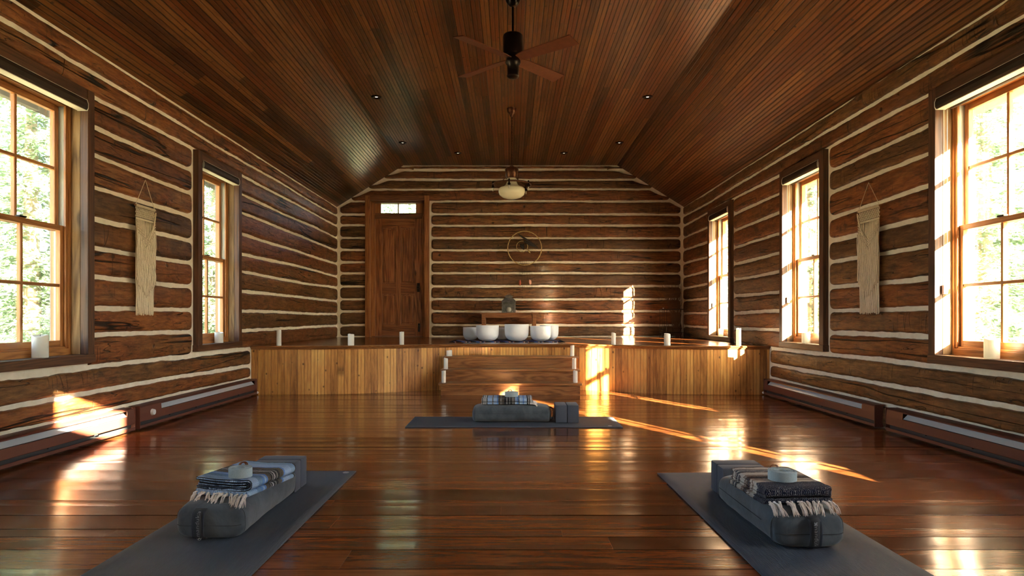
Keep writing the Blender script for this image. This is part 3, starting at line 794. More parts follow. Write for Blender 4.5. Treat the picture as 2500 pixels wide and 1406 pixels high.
# ------------------------------------------------------------------ baseboard heaters
def heater(sgn, ya, yb, label, knob=None, cap=None, slot0=.10, slot1=.10):
    root = empty('baseboard_heater', (sgn*WX, (ya+yb)/2, 0)); tag(root, label, 'heater', 'baseboard heaters along the side walls')
    L = (yb-ya)/2
    def px(d): return -sgn*d
    def sheet(pr, u0, u1, mat, name, par=root):
        vs = [(px(x), u0, z) for x, z in pr] + [(px(x), u1, z) for x, z in pr]; n_ = len(pr)
        fs = [(k, k+1, n_+k+1, n_+k) for k in range(n_-1)]
        o = mesh_obj(name, vs, fs, mat, par); s_ = o.modifiers.new('s', 'SOLIDIFY'); s_.thickness = .0016; s_.offset = 0
        return o
    sheet([(-.02,.196),(.045,.190),(.062,.184),(.066,.178)], -L, L, M['heater'], 'top_cover')
    sheet([(.068,.132),(.070,.128),(.070,.070),(.066,.066)], -L, L, M['heater'], 'front_panel')
    sheet([(-.01,.014),(.066,.014),(.073,.020),(.073,.038),(.070,.041)], -L, L, M['heater'], 'bottom_lip')
    o = sheet([(.012,.188),(.064,.136)], -L+slot0, L-slot1, M['heater_in'], 'reflector')
    sheet([(.0,.18),(.0,.02)], -L, L, M['heater_dark'], 'back_plate')
    sheet([(.064,.136),(.040,.10),(.040,.03)], -L, L, M['heater_dark'], 'fin_core')
    for (a, b, on) in ((-L, -L+slot0, 1), (L-slot1, L, 1)):
        sheet([(.066,.180),(.070,.130),(.0705,.069)], a, b, M['heater'], 'junction_cover')
    for e in (-L, L):
        mb = MB(); mb.bbox(px(0), px(.074), e-.003, e+.003, .012, .196, .002); mb.build('end_cap', M['heater'], root)
    nb = int((yb-ya)/.5)
    for k in range(1, nb+1):
        u = -L + (yb-ya)*k/(nb+1)
        mb = MB(); mb.bbox(px(.060), px(.071), u-.018, u+.018, .128, .134, .001); mb.build('clip', M['heater_dark'], root); mb = MB(); mb.bbox(px(.058), px(.069), u-.015, u+.015, .058, .066, .001); mb.build('clip', M['heater_dark'], root)
    if knob is not None:
        mb = MB(); mb.tube([(px(.070), knob-(ya+yb)/2, .125), (px(.074), knob-(ya+yb)/2, .125), (px(.092), knob-(ya+yb)/2, .125)], [.027, .027, .022], 20); mb.build('thermostat_knob', M['white_plastic'], root, auto=40)
    if cap is not None:
        mb = MB(); mb.tube([(px(.06), L+.006, .028), (px(.06), L+.05, .028)], .014, 10); mb.build('pipe_cap', M['white_plastic'], root, auto=40)
heater(-1, YR+.1, 5.20, 'red-brown baseboard heater under the near left window, sunlit at its far end')
heater(-1, 5.27, 7.70, 'red-brown baseboard heater with white round knob, reaching the stage on the macrame side', knob=5.45, cap=1, slot0=.33, slot1=.06)
heater(1, YR+.1, 5.20, 'dark red-brown baseboard heater under the nearest window in the right wall', slot1=.22)
heater(1, 5.36, 7.70, 'dark red-brown baseboard heater at the right, ending against the stage', cap=1, slot0=.20, slot1=.10)

# ------------------------------------------------------------------ mats, bolsters, blocks
def yoga_mat(cx, cy, rz, L, W, label, logo=(.9, -.25), flip=1):
    root = empty('yoga_mat', (cx, cy, .0), rz); tag(root, label, 'yoga mat', 'yoga mats laid out on the floor')
    nx, ny = 40, 12; vs = []; fs = []
    r = .012
    for i in range(nx+1):
        for j in range(ny+1):
            x = -L/2 + L*i/nx; y_ = -W/2 + W*j/ny
            vs.append((x, y_, .0066 + .0004*mnoise.noise(Vector((x*3, y_*3, cx)))))
    for i in range(nx):
        for j in range(ny): p = i*(ny+1)+j; fs.append((p, p+ny+1, p+ny+2, p+1))
    o = mesh_obj('mat_surface', vs, fs, M['mat'], root, True)
    s_ = o.modifiers.new('s', 'SOLIDIFY'); s_.thickness = .005; s_.offset = -1
    # small round emblem near a corner
    mb = MB(); c = (logo[0], logo[1], .0078)
    mb.torus(c, (1,0,0), (0,1,0), .017, .0012, 28, 4)
    for k in range(4):
        a = k*math.pi/2+.6; mb.tube([(c[0]+.004*math.cos(a), c[1]+.004*math.sin(a), c[2]), (c[0]+.009*math.cos(a+.5), c[1]+.009*math.sin(a+.5), c[2]), (c[0]+.012*math.cos(a-.3), c[1]+.012*math.sin(a-.3), c[2])], .0014, 4)
    mb.lathe([(.001,-.001),(.004,0),(.001,.0012)], c, 8)
    mb.build('emblem', M['mark'], root)
    return root
yoga_mat(.030, 5.695, 0, 1.80, .57, 'charcoal yoga mat lying crosswise in front of the stage stairs', (.80, -.235))
yoga_mat(-1.200, 2.94, R(90), 1.82, .59, 'charcoal yoga mat pointing away from the viewer, under the bright blue blanket', (.865, -.245))
yoga_mat(1.1650, 2.90, R(91), 1.82, .595, 'charcoal yoga mat under the brown and navy blanket, ribs lit by the window', (-.865, -.245))

def text_mesh(txt, size):
    cu = bpy.data.curves.new('txt', 'FONT'); cu.body = txt; cu.size = size; cu.extrude = .0004; cu.align_x = 'CENTER'; cu.align_y = 'CENTER'; cu.space_character = 1.05; cu.resolution_u = 3; cu.offset = -.0004
    ob = bpy.data.objects.new('txt', cu); COL.objects.link(ob)
    dg = bpy.context.evaluated_depsgraph_get(); dg.update()
    me = bpy.data.meshes.new_from_object(ob.evaluated_get(dg)); v = [tuple(p.co) for p in me.vertices]; f = [tuple(p.vertices) for p in me.polygons]
    bpy.data.objects.remove(ob); bpy.data.meshes.remove(me); return v, f
TXT = text_mesh('manduka', .027)

def bolster(cx, cy, rz, L, W, H, label, hx=0., logo_top=False, seam_side=1):
    """local: length along Y, handle on the -Y end"""
    root = empty('bolster', (cx, cy, .0085), rz); tag(root, label, 'bolster', 'grey rectangular bolsters on the mats')
    ns = 64; n_exp = 3.6
    def ring(w, h, y_, zc):
        out = []
        for k in range(ns):
            a = 2*math.pi*k/ns; ca, sa = math.cos(a), math.sin(a)
            out.append((math.copysign(abs(ca)**(2/n_exp), ca)*w/2, y_, zc + math.copysign(abs(sa)**(2/n_exp), sa)*h/2))
        return out
    prof = [(0.0, .0), (.25, .0), (.55,.004), (.80, .010), (.93, .018), (.985, .030), (1.0, .042)]
    rings = []; ys = []
    for s_, d in prof: rings.append((s_, -L/2 + d*1.0))
    nmid = 14
    for k in range(1, nmid): rings.append((1.0 + .012*math.sin(math.pi*k/nmid), -L/2+.042 + (L-.084)*k/nmid))
    for s_, d in reversed(prof): rings.append((s_, L/2 - d))
    vs = []; fs = []
    for idx, (s_, y_) in enumerate(rings):
        s_ = max(s_, .002)
        rr = ring(W*s_, H*s_, y_, H/2)
        for p in rr:
            q = Vector(p); nn = mnoise.noise(q*7.+Vector((cx, 0, 0)))*.006 + mnoise.noise(q*22.)*.0018
            q.z *= 1 - .20*min(1., abs(y_)/(L/2))**5
            dirv = Vector((p[0], 0, p[2]-H/2)); 
            if dirv.length > 1e-4: dirv.normalize()
            k_ = s_ if s_ < 1 else 1
            q += dirv*nn*k_
            if s_ < .99: q.y += nn*(.7 if y_ < 0 else -.7)
            if q.z < 0.0: q.z = 0.0
            vs.append(tuple(q))
    nr = len(rings)
    for i in range(nr-1):
        for k in range(ns):
            k2 = (k+1) % ns; fs.append((i*ns+k, i*ns+k2, (i+1)*ns+k2, (i+1)*ns+k))
    fs.append(tuple(range(ns-1, -1, -1))); fs.append(tuple((nr-1)*ns+k for k in range(ns)))
    body = mesh_obj('cover', vs, fs, M['suede'], root, True)
    # seams: welt around each end, horizontal seam on the handle end and along one side
    for e in (-1, 1):
        mb = MB(); rr = ring(W*1.003, H*1.003, e*(L/2-.036), H/2); rr = [(p[0], p[1], max(p[2]*.868, .002)) for p in rr]; rr.append(rr[0])
        mb.tube(rr, .0022, 5, cap=False); mb.build('welt', M['suede'], root)
    mb = MB(); mb.tube([(-W*.47+W*.94*k/16, -L/2-.0005+ (.018 if k in (0,16) else .005 if k in (1,15) else .001) , H*.38) for k in range(17)], .0014, 5)
    mb.build('end_seam', M['band'], root)
    mb = MB(); mb.tube([(-W/2-.004, -L/2+.12, H*.52), (-W/2-.0052, 0, H*.52), (-W/2-.004, L/2-.06, H*.52)], .0014, 5); mb.build('side_seam', M['band'], root)
    # handle: a band bowed over the end face
    pts = []
    for k in range(21):
        a = k/20; z = H*(.80 - .765*a); y_ = -L/2 - .004 - .016*math.sin(math.pi*a)**.6
        if k == 0: y_ = -L/2 + .016; 
        if k == 1: y_ = -L/2 - .002
        if k >= 19: y_ = -L/2 + (.004 if k == 19 else .018); z = H*(.055 if k == 19 else .02)
        pts.append((y_, z))
    bw = .023; vs = []; fs = []
    for (y_, z) in pts:
        for x_ in (-bw, bw): vs.append((hx+x_, y_, max(z, .003)))
    for k in range(20): fs.append((2*k, 2*k+2, 2*k+3, 2*k+1))
    hd = mesh_obj('handle', vs, fs, M['band'], root, True); s_ = hd.modifiers.new('s', 'SOLIDIFY'); s_.thickness = .0035; s_.offset = 0
    for x_ in (-bw+.004, bw-.004, -bw, bw):
        mb = MB(); mb.tube([(hx+x_, y_-.0022, max(z, .004)) for y_, z in pts[1:-2]], .0009, 4); mb.build('stitching', M['foam'], hd)
    # lettering runs along the band
    def onband(s_, t_):          # s_: 0 (top)..1 (bottom) along band ; t_: across
        k = min(max(s_, 0), .999)*20; i = int(k); fr = k-i
        return (hx+t_, pts[i][0]+(pts[i+1][0]-pts[i][0])*fr - .0034, pts[i][1]+(pts[i+1][1]-pts[i][1])*fr)
    tv, tf = TXT; span = H*.77; vs = []
    off = .60 if logo_top else .46
    for x_, y_, z_ in tv:
        if logo_top: vs.append(onband(off + x_/span, y_*.85))          # reads downwards
        else: vs.append(onband(off - x_/span, -y_*.85))                # reads upwards
    mesh_obj('lettering', vs, tf, M['print'], hd)
    mb = MB(); sc_ = .17 if logo_top else .93
    o_ = onband(sc_, 0)
    cc = (o_[0], o_[1]-.0006, o_[2]); ring_ = [(cc[0]+.009*math.cos(a), cc[1], cc[2]+.009*math.sin(a)) for a in [2*math.pi*k/20 for k in range(21)]]
    if not logo_top: mb.tube(ring_, .0009, 4, cap=False)
    for k in range(4):
        a = k*math.pi/2+.7; mb.tube([(cc[0]+.002*math.cos(a), cc[1], cc[2]+.002*math.sin(a)), (cc[0]+.006*math.cos(a+.6), cc[1], cc[2]+.006*math.sin(a+.6)), (cc[0]+.008*math.cos(a-.1), cc[1], cc[2]+.008*math.sin(a-.1))], .0015, 4)
    mb.tube([(cc[0]-.003, cc[1], cc[2]-.003), (cc[0]+.003, cc[1], cc[2]+.004)], .0025, 6)
    mb.build('emblem', M['print'], hd)
    return root
bolster(-1.218, 2.985, 0, .70, .275, .155, 'grey suede bolster lying under the bright blue blanket', hx=-.030)
bolster(1.155, 2.870, R(1), .68, .285, .155, 'grey suede bolster lying under the brown and navy blanket', hx=.010, logo_top=True)
bolster(.012, 5.755, R(90), .69, .27, .150, 'grey suede bolster lying crosswise in front of the stage stairs', hx=.0)

def block(cx, cy, dx, dy, dz, label, z=.0085, rz=0):
    mb = MB(); mb.bbox(-dx/2, dx/2, -dy/2, dy/2, 0, dz, .009)
    o = mb.build('yoga_block', M['foam'], None, auto=35, loc=(cx, cy, z)); o.rotation_euler = (0, 0, rz); tag(o, label, 'yoga block', 'dark grey foam yoga blocks')
block(-1.215, 3.400, .228, .098, .150, 'dark foam block touching the bolster of the bright blue blanket')
block(-1.215, 3.500, .228, .098, .152, 'dark foam block furthest back on the mat of the bright blue blanket')
block(1.165, 3.290, .228, .098, .150, 'dark foam block touching the bolster of the brown and navy blanket')
block(1.165, 3.390, .228, .098, .152, 'dark foam block furthest back on the mat of the brown and navy blanket')
block(.436, 5.715, .098, .228, .152, 'dark foam block nearer the bolster on the crosswise mat')
block(.537, 5.715, .098, .228, .152, 'dark foam block farther from the bolster on the crosswise mat')

# ------------------------------------------------------------------ folded blankets
def blanket(cx, cy, z, rz, L, W, mat, label, fold='side', mir=1, th=.0118, hem=True, seed=1):
    """fringe end at -Y. fold='side': folded edges on the mir*X side, stripes cross the X axis; fold='front': folded edge at the fringe end"""
    root = empty('folded_blanket', (cx, cy, z), rz); tag(root, label, 'blanket', 'folded serape blankets on the bolsters')
    A, B = (W, L) if fold == 'side' else (L, W)      # A: across the fold, B: along it
    def U(k0, k1, back, nose):
        """U-shaped strip in the (a, z) plane, bend at +A/2"""
        z0, z1 = (k0+.5)*th, (k1+.5)*th; r = (z1-z0)/2; zc = (z0+z1)/2; p = []
        sag = lambda a_, z_: z_ - .005*math.cos(a_/A*math.pi)*(k1/5.)
        for a_ in np.linspace(-A/2+back, A/2-nose-r, 12): p.append((a_, sag(a_, z1)))
        for q in range(1, 8):
            t_ = math.pi*q/8; p.append((A/2-nose-r + r*1.25*math.sin(t_), sag(A/2, zc + r*math.cos(t_))))
        for a_ in np.linspace(A/2-nose-r, -A/2+back*.5, 12): p.append((a_, sag(a_, z0)))
        return p
    strips = [(U(2, 5, .0, .0), 0., 0.), (U(3, 4, .010, .017), .004, .0), (U(0, 1, .006, .004), -.014, 1.)]
    def place(a_, b_, z_):
        return (mir*a_, b_, z_) if fold == 'side' else (b_, -a_, z_)
    vs = []; fs = []; uvs = []
    for p, y_off, low in strips:
        ny = 30; np_ = len(p); half = th*.43; nor = []
        for i in range(np_):
            d = Vector(p[min(i+1, np_-1)]) - Vector(p[max(i-1, 0)]); d.normalize(); nor.append((-d.y, d.x))
        sec = [(p[i][0]+nor[i][0]*half, p[i][1]+nor[i][1]*half) for i in range(np_)] + [(p[i][0]-nor[i][0]*half, p[i][1]-nor[i][1]*half) for i in reversed(range(np_))]
        base = len(vs); m_ = len(sec)
        for j in range(ny+1):
            b_ = -B/2 + B*j/ny + (y_off if j == 0 else 0)
            for k, (a_, z_) in enumerate(sec):
                w_ = .0035*mnoise.noise(Vector((a_*14, b_*14, seed))) + .0016*mnoise.noise(Vector((a_*55, b_*55, z_*40)))
                ee = .010*mnoise.noise(Vector((a_*16, z_*70, seed)))*(1 if j in (0, ny) else .2)
                edge = max(0., abs(b_)-B*.40)*(fold == 'front') + max(0., abs(a_)-A*.40)*.5
                x_, y_, zz = place(a_ + w_, b_ + ee, max(.0012, z_ + w_*.8 - edge*edge*2.))
                vs.append((x_, y_, zz)); uvs.append((y_ + L/2, a_ if fold == 'side' else b_))
        for j in range(ny):
            for k in range(m_):
                k2 = (k+1) % m_; fs.append((base+j*m_+k, base+j*m_+k2, base+(j+1)*m_+k2, base+(j+1)*m_+k))
        fs.append(tuple(base+k for k in range(m_-1, -1, -1))); fs.append(tuple(base+ny*m_+k for k in range(m_)))
    mesh_obj('cloth', vs, fs, mat, root, True, uvs, auto=60)
    if hem:   # black stitched edge at the open end
        mb = MB()
        for (p, y_off, low) in strips[:2]:
            for sg in (1, -1):
                pts = []
                for i in range(len(p)):
                    d = Vector(p[min(i+1, len(p)-1)]) - Vector(p[max(i-1, 0)]); d.normalize()
                    q = Vector((p[i][0] - d.y*sg*th*.36, p[i][1] + d.x*sg*th*.36)); a_, z_ = q
                    ee = .010*mnoise.noise(Vector((a_*16, z_*70, seed))); w_ = .0035*mnoise.noise(Vector((a_*14, -B/2*14, seed)))
                    edge = max(0., abs(a_)-A*.40)*.5
                    pts.append(place(a_+w_, -B/2+y_off+ee-.0015, max(.002, z_+w_*.8-edge*edge*2.)))
                fine = []
                for i in range(len(pts)-1):
                    for q in range(4): fine.append(Vector(pts[i]).lerp(Vector(pts[i+1]), q/4) + Vector((0, -.0008*(q % 2), .0007*(q % 2))))
                mb.tube(fine, .0019, 5)
        mb.build('edge_stitching', M['hem_black'], root)
    mb = MB(); rg = random.Random(seed+4); nt = 12
    for k in range(nt):
        x0 = -W/2+.012 + (W-.024)*k/(nt-1) + rg.uniform(-.006, .006)
        ln_ = rg.uniform(.040, .065); lean = rg.uniform(-.02, .02)
        for s_ in range(8):
            dx = rg.uniform(-.009, .009); l2 = ln_*rg.uniform(.7, 1.1)
            z0 = th*rg.uniform(.5, 1.4); pts = []
            for q in range(6):
                a = q/5
                pts.append((x0 + dx*(.3+a) + lean*a + .0022*math.sin(a*9+s_*2), -L/2-.010 - l2*a*.96, max(z0 + .007*math.sin(a*3.1) - .034*a*a - .006, -.032)))
            mb.tube(pts, [.0020, .0025, .0023, .0020, .0017, .001], 5)
        mb.lathe([(.001,-.004),(.005,-.002),(.006,.001),(.004,.004),(.001,.005)], (x0, -L/2-.012, th*.9), 7)
    f_ = mb.build('fringe', M['fringe'], root, smooth=True); f_['kind'] = 'stuff'
    return root
TOPZ = .0085 + .155 + .001
blanket(-1.160, 2.895, TOPZ, R(-13), .335, .255, M['blk_blue'], 'bright blue, white and black striped blanket folded on the bolster of the left mat', seed=3)
blanket(1.135, 2.775, TOPZ, R(3), .345, .265, M['blk_navy'], 'brown, cream and navy blanket folded on the bolster of the right mat', fold='front', hem=False, seed=8)
blanket(-.030, 5.750, .0085+.150+.001, R(90), .430, .215, M['blk_blue2'], 'blue and black striped blanket folded on the crosswise bolster before the stairs', mir=-1, th=.0098, seed=12, hem=False)

def strap(cx, cy, z, label, r=.050, h=.038, buckle=True, br=0.):
    root = empty('yoga_strap', (cx, cy, z)); tag(root, label, 'yoga strap', 'rolled cotton yoga straps')
    turns = 7; n_ = 28*turns; th = .0026; pts = []
    for k in range(n_+1):
        a = 2*math.pi*k/28; rr = r*.36 + (r-r*.36)*k/n_ ; pts.append((a, rr))
    vs = []; fs = []
    for a, rr in pts:
        for dr, zz in ((0, 0), (th, 0), (th, h), (0, h)):
            q = rr+dr-th; vs.append((q*math.cos(a), q*math.sin(a), zz + .0006*math.sin(a*.8)*(zz > 0)))
    for k in range(n_):
        for c in range(4): c2 = (c+1) % 4; fs.append((4*k+c, 4*k+c2, 4*k+4+c2, 4*k+4+c))
    fs.append((0,1,2,3)); fs.append((4*n_+3,4*n_+2,4*n_+1,4*n_))
    mesh_obj('webbing', vs, fs, M['strapweb'], root, True, auto=40)
    if buckle:
        mb = MB(); 
        for s_ in (0, 1):
            c = Vector((-.2*r+.004*s_, r*.86+.006*s_, h-.005))
            mb.torus(c, (1,0,0), (0,.35,.94), .016, .0026, 24, 6)
        mb.build('buckle', M['buckle'], root, smooth=True)
    return root
strap(-1.140, 2.770, TOPZ+.0705, 'rolled pale grey strap sitting on the bright blue folded blanket', .050, .038)
strap(1.125, 2.715, TOPZ+.0705, 'rolled pale grey strap sitting on the brown and navy blanket', .058, .038)
strap(.008, 5.735, .0095+.150+.061, 'rolled pale grey strap on the crosswise blanket before the stairs', .060, .040)

# ------------------------------------------------------------------ candles
def candle(cx, cy, z, r, h, label, seed, group=None):
    root = empty('pillar_candle', (cx, cy, z)); tag(root, label, 'candle', group)
    n_ = 28; vs = []; fs = []; rg = random.Random(seed); ph = rg.uniform(0, 6)
    prof = [(r*.97, 0), (r, .004), (r, h*.5), (r, h*.9), (r*.99, h), (r*.90, h+.001), (r*.80, h-.008), (r*.35, h-.014), (.0015, h-.014)]
    for i, (a, zz) in enumerate(prof):
        for k in range(n_):
            t_ = 2*math.pi*k/n_; wv = 0
            if i in (4, 5): wv = (-.014*max(0, math.sin(t_+ph))**2 + .002*math.sin(3*t_+ph))
            vs.append((a*math.cos(t_), a*math.sin(t_), zz+wv))
    for i in range(len(prof)-1):
        for k in range(n_): k2 = (k+1)%n_; fs.append((i*n_+k, i*n_+k2, (i+1)*n_+k2, (i+1)*n_+k))
    fs.append(tuple(range(n_-1, -1, -1)))
    mesh_obj('wax_pillar', vs, fs, M['wax'], root, True, auto=50)
    mb = MB(); mb.tube([(0,0,h-.015),(.001,0,h-.006),(.002,.001,h+.004)], .0016, 6); mb.build('wick', M['wick'], root)
GS = 'white pillar candles along the stage edge'; GT = 'white pillar candles on the stairs'; GW = 'white pillar candles on window sills'
def SX(px, Y): return (px-1246)*Y/1600.
for i, (px, r, h, lab) in enumerate([
    (681, .0275, .190, 'tall thin white candle at the far left end of the stage edge'),
    (857, .0375, .138, 'short thick white candle on the stage edge left of the door'),
    (981, .0275, .160, 'slim white candle on the stage edge in front of the door'),
    (1498, .0275, .148, 'slim white candle on the stage edge before the sunlit patch of wall'),
    (1629, .0375, .145, 'short thick white candle on the stage edge before the twig bundle'),
    (1803, .0290, .205, 'tallest white candle, at the right end of the stage edge')]):
    Y = FY(SX(px, 7.85))+.035; Y = FY(SX(px, Y))+.035
    candle(SX(px, Y), Y, ZS+.0015, r, h, lab, i, GS)
for i, (x, k, r, h, lab) in enumerate([
    (-.765, 2, .036, .072, 'short fat white candle on the top step, left end'),
    (-.785, 1, .0255, .133, 'white candle on the middle step, left end'),
    (-.788, 0, .0255, .143, 'white candle on the lowest step, left end'),
    (.775, 2, .0250, .133, 'white candle on the top step, right end, against the sunlit panel'),
    (.776, 1, .0255, .135, 'white candle on the middle step, right end'),
    (.768, 0, .0265, .143, 'white candle on the lowest step, right end')]):
    candle(x, 7.69+.23*k+.055, rise*(k+1)+.0005, r, h, lab, 20+i, GT)
for i, (sgn, c, dx, r, h, lab) in enumerate([
    (-1, 4.30, .035, .047, .150, 'thick white candle on the sill of the near left window'),
    (-1, 6.96, .045, .044, .112, 'white candle on the sill of the far left window'),
    (1, 4.20, .035, .043, .132, 'thick white candle on the sill of the nearest window in the right wall'),
    (1, 6.86, .045, .042, .110, 'white candle on the sill of the middle window in the right wall'),
    (1, 9.64, .045, .038, .105, 'small white candle on the sill of the window above the stage')]):
    candle(sgn*(WX+dx), c, Z0+.0005, r, h, lab, 40+i, GW)

# ------------------------------------------------------------------ rug, bowls, table
mb = MB(); mb.bbox(-.75, .75, -.46, .46, 0, .007, .002)
rg_o = mb.build('striped_rug', M['rug'], None, loc=(-.045, 9.46, ZS+.001)); tag(rg_o, 'dark blue, black and red striped rug under the white singing bowls', 'rug')
mb = MB(); rg2 = random.Random(5)
for s_ in (-1, 1):
    for k in range(34):
        y_ = -.44+.88*k/33; mb.tube([(s_*.748, y_, .004), (s_*(.775), y_+rg2.uniform(-.01,.01), .003), (s_*.80, y_+rg2.uniform(-.015,.015), .002)], .003, 4)
fr_ = mb.build('fringe', M['hem_black'], rg_o); fr_['kind'] = 'stuff'
def bowl(px, Y, wpx, hpx, label):
    R_ = wpx*Y/1600/2; H_ = hpx*Y/1600
    mb = MB(); b = [(.0, 0), (R_*.22, .0), (R_*.40, .006), (R_*.62, H_*.07), (R_*.80, H_*.16), (R_*.92, H_*.28), (R_*.975, H_*.42), (R_*.99, H_*.6), (R_, H_)]
    inn = [(R_-.006, H_), (R_-.007, H_*.6), (R_*.95-.006, H_*.42), (R_*.88-.004, H_*.30), (R_*.75, H_*.18), (R_*.5, H_*.08), (.0005, .02)]
    b[0] = (.0005, 0)
    mb.lathe(b+inn, n=48); o = mb.build('singing_bowl', M['quartz'], None, auto=60, loc=(SX(px, Y), Y, ZS+.009)); tag(o, label, 'bowl', 'frosted white crystal singing bowls on the striped rug')
bowl(1190.2, 9.20, 55.5, 38.5, 'frosted white bowl second largest, in the front row before the left table leg')
bowl(1261.5, 9.20, 59.2, 41.0, 'largest frosted white bowl, in the middle of the front row')
bowl(1319.8, 9.20, 51.4, 36.8, 'front-row frosted white bowl nearest the right table leg')
bowl(1149.0, 9.62, 37.5, 31.5, 'smaller frosted white bowl at the far left, behind its front-row neighbour')
bowl(1228.0, 9.62, 38.0, 31.0, 'small frosted white bowl mostly hidden between two bowls of the front row')
bowl(1341.0, 9.64, 45.5, 36.5, 'frosted white bowl at the right end, partly hidden behind its neighbour')

tb = empty('side_table', (SX(1242.5, 11.1), 11.25, ZS)); tag(tb, 'narrow brown wooden table against the back wall, carrying the lantern', 'table')
TH = .425
mb = MB(); mb.bbox(-.50, .50, -.19, .19, TH-.020, TH, .006); mb.build('tabletop', M['table'], tb)
for sx in (-1, 1):
    for sy in (-1, 1):
        mb = MB(); mb.bbox(sx*.430-.031, sx*.430+.031, sy*.15-.028, sy*.15+.028, 0, TH-.020, .003); mb.build('leg', M['table'], tb)
for sy in (-1, 1):
    mb = MB(); mb.box(-.399, .399, sy*.15-.010, sy*.15+.010, TH-.085, TH-.020); mb.build('apron', M['table'], tb)
for sx in (-1, 1):
    mb = MB(); mb.box(sx*.43-.01, sx*.43+.01, -.122, .122, TH-.085, TH-.020); mb.build('apron', M['table'], tb)

ln = empty('lantern', (SX(1242.0, 11.1), 11.18, ZS+TH+.001)); tag(ln, 'weathered grey metal lantern with a pitched lid on the wooden table', 'lantern')
w = .108; hb = .190
mb = MB()
for sx in (-1, 1):
    for sy in (-1, 1): mb.box(sx*w-.009, sx*w+.009, sy*w-.009, sy*w+.009, 0, hb)
mb.box(-w-.012, w+.012, -w-.012, w+.012, 0, .014); mb.box(-w-.006, w+.006, -w-.006, w+.006, hb-.016, hb)
mb.box(-w, w, w-.004, w, .014, hb-.016)
mb.build('frame', M['zinc'], ln)
mb = MB(); o_ = w+.020; i_ = .055
v = [(-o_,-o_,hb),(o_,-o_,hb),(o_,o_,hb),(-o_,o_,hb),(-i_-.01,-i_-.01,hb+.062),(i_+.01,-i_-.01,hb+.062),(i_+.01,i_+.01,hb+.062),(-i_-.01,i_+.01,hb+.062)]
mb.add(v, [(3,2,1,0),(4,5,6,7),(0,1,5,4),(1,2,6,5),(2,3,7,6),(3,0,4,7)])
mb.box(-i_, i_, -i_, i_, hb+.062, hb+.080); mb.box(-i_-.018, i_+.018, -i_-.018, i_+.018, hb+.080, hb+.090)
v = [(-i_-.012,-i_-.012,hb+.090),(i_+.012,-i_-.012,hb+.090),(i_+.012,i_+.012,hb+.090),(-i_-.012,i_+.012,hb+.090),(-.03,-.03,hb+.112),(.03,-.03,hb+.112),(.03,.03,hb+.112),(-.03,.03,hb+.112)]
mb.add(v, [(4,5,6,7),(0,1,5,4),(1,2,6,5),(2,3,7,6),(3,0,4,7)])
mb.build('lid', M['zinc'], ln)
mb = MB(); mb.torus((0,0,hb+.118), (1,0,0), (0,0,1), .022, .0025, 20, 5); mb.build('ring_handle', M['zinc'], ln)
mb = MB(); mb.box(-w+.009, w-.009, -w-.002, -w+.001, .014, hb-.016); mb.build('glass_pane', M['glass'], ln)
mb = MB(); mb.lathe([(.001,.015),(.028,.018),(.040,.035),(.043,.060),(.036,.085),(.020,.092),(.001,.092)], (0,-.02,0), 20); cj = mb.build('tealight_globe', M['shell'], None, smooth=True, loc=tuple(ln.location)); tag(cj, 'small round white candle globe inside the grey lantern', 'candle holder')
mb = MB(); mb.lathe([(.001,0),(.018,.004),(.027,.020),(.024,.036),(.012,.045),(.001,.047)], (0,0,0), 18); o = mb.build('seashell', M['shell'], None, smooth=True, loc=(SX(1259.5, 11.06), 11.06, ZS+TH)); tag(o, 'round pale shell beside the right foot of the lantern', 'shell')
k = 0
for px in (1221, 1227.5, 1240.5, 1244.5, 1251, 1265.5):
    mb = MB(); mb.lathe([(.001,0),(.012,.002),(.017,.009),(.011,.017),(.001,.019)], (0,0,0), 10); o = mb.build('pebble', M['white_plastic'], None, smooth=True, loc=(SX(px, 11.08), 11.078+.004*(k % 2), ZS+TH)); tag(o, 'small white pebble in the row in front of the lantern', 'pebble', 'white pebbles on the wooden table'); k += 1

# ------------------------------------------------------------------ dream catcher
dc = empty('dream_catcher', (SX(1281, 11.5), 11.535, .9+(778-605)*11.5/1600)); tag(dc, 'round dream catcher hanging on the back log wall above the table', 'wall hanging')
mb = MB(); mb.torus((0,0,0), (1,0,0), (0,0,1), .298, .0075, 72, 8)
for k in range(72):
    a = 2*math.pi*k/72*1.0
    if k % 3 == 0:
        c = Vector((.298*math.cos(a), 0, .298*math.sin(a))); d = Vector((math.cos(a), 0, math.sin(a))); tg = Vector((-math.sin(a), 0, math.cos(a)))
        mb.torus(c, tuple(d), (0,1,0), .0085, .0028, 10, 5)
mb.build('hoop', M['wicker'], dc, smooth=True)
mb = MB(); mb.torus((-.045,0,.028), (1,0,0), (0,0,1), .098, .005, 48, 6); mb.build('inner_hoop', M['wicker'], dc, smooth=True)
mb = MB()
for k in range(44):
    a = 2*math.pi*k/44; b = a+.5
    mb.tube([(.295*math.cos(a), .002, .295*math.sin(a)), (-.045+.098*math.cos(b), .002, .028+.098*math.sin(b))], .0012, 3, cap=False)
mb.build('web', M['string'], dc)
rg3 = random.Random(11)
mb = MB()
for k in range(17):
    x_ = -.10+.23*k/16 + rg3.uniform(-.006, .006); z0 = -math.sqrt(max(0, .298**2-x_*x_)); l_ = rg3.uniform(.28, .50)
    mb.tube([(x_, .0, z0), (x_+rg3.uniform(-.004,.004), .0, z0-l_*.5), (x_, 0, z0-l_)], .0016, 4)
    if k % 2: 
        for q in (.3, .62, .8): mb.lathe([(.001,-.006),(.005,0),(.001,.006)], (x_, 0, z0-l_*q), 6)
mb.build('hanging_string', M['string'], dc)
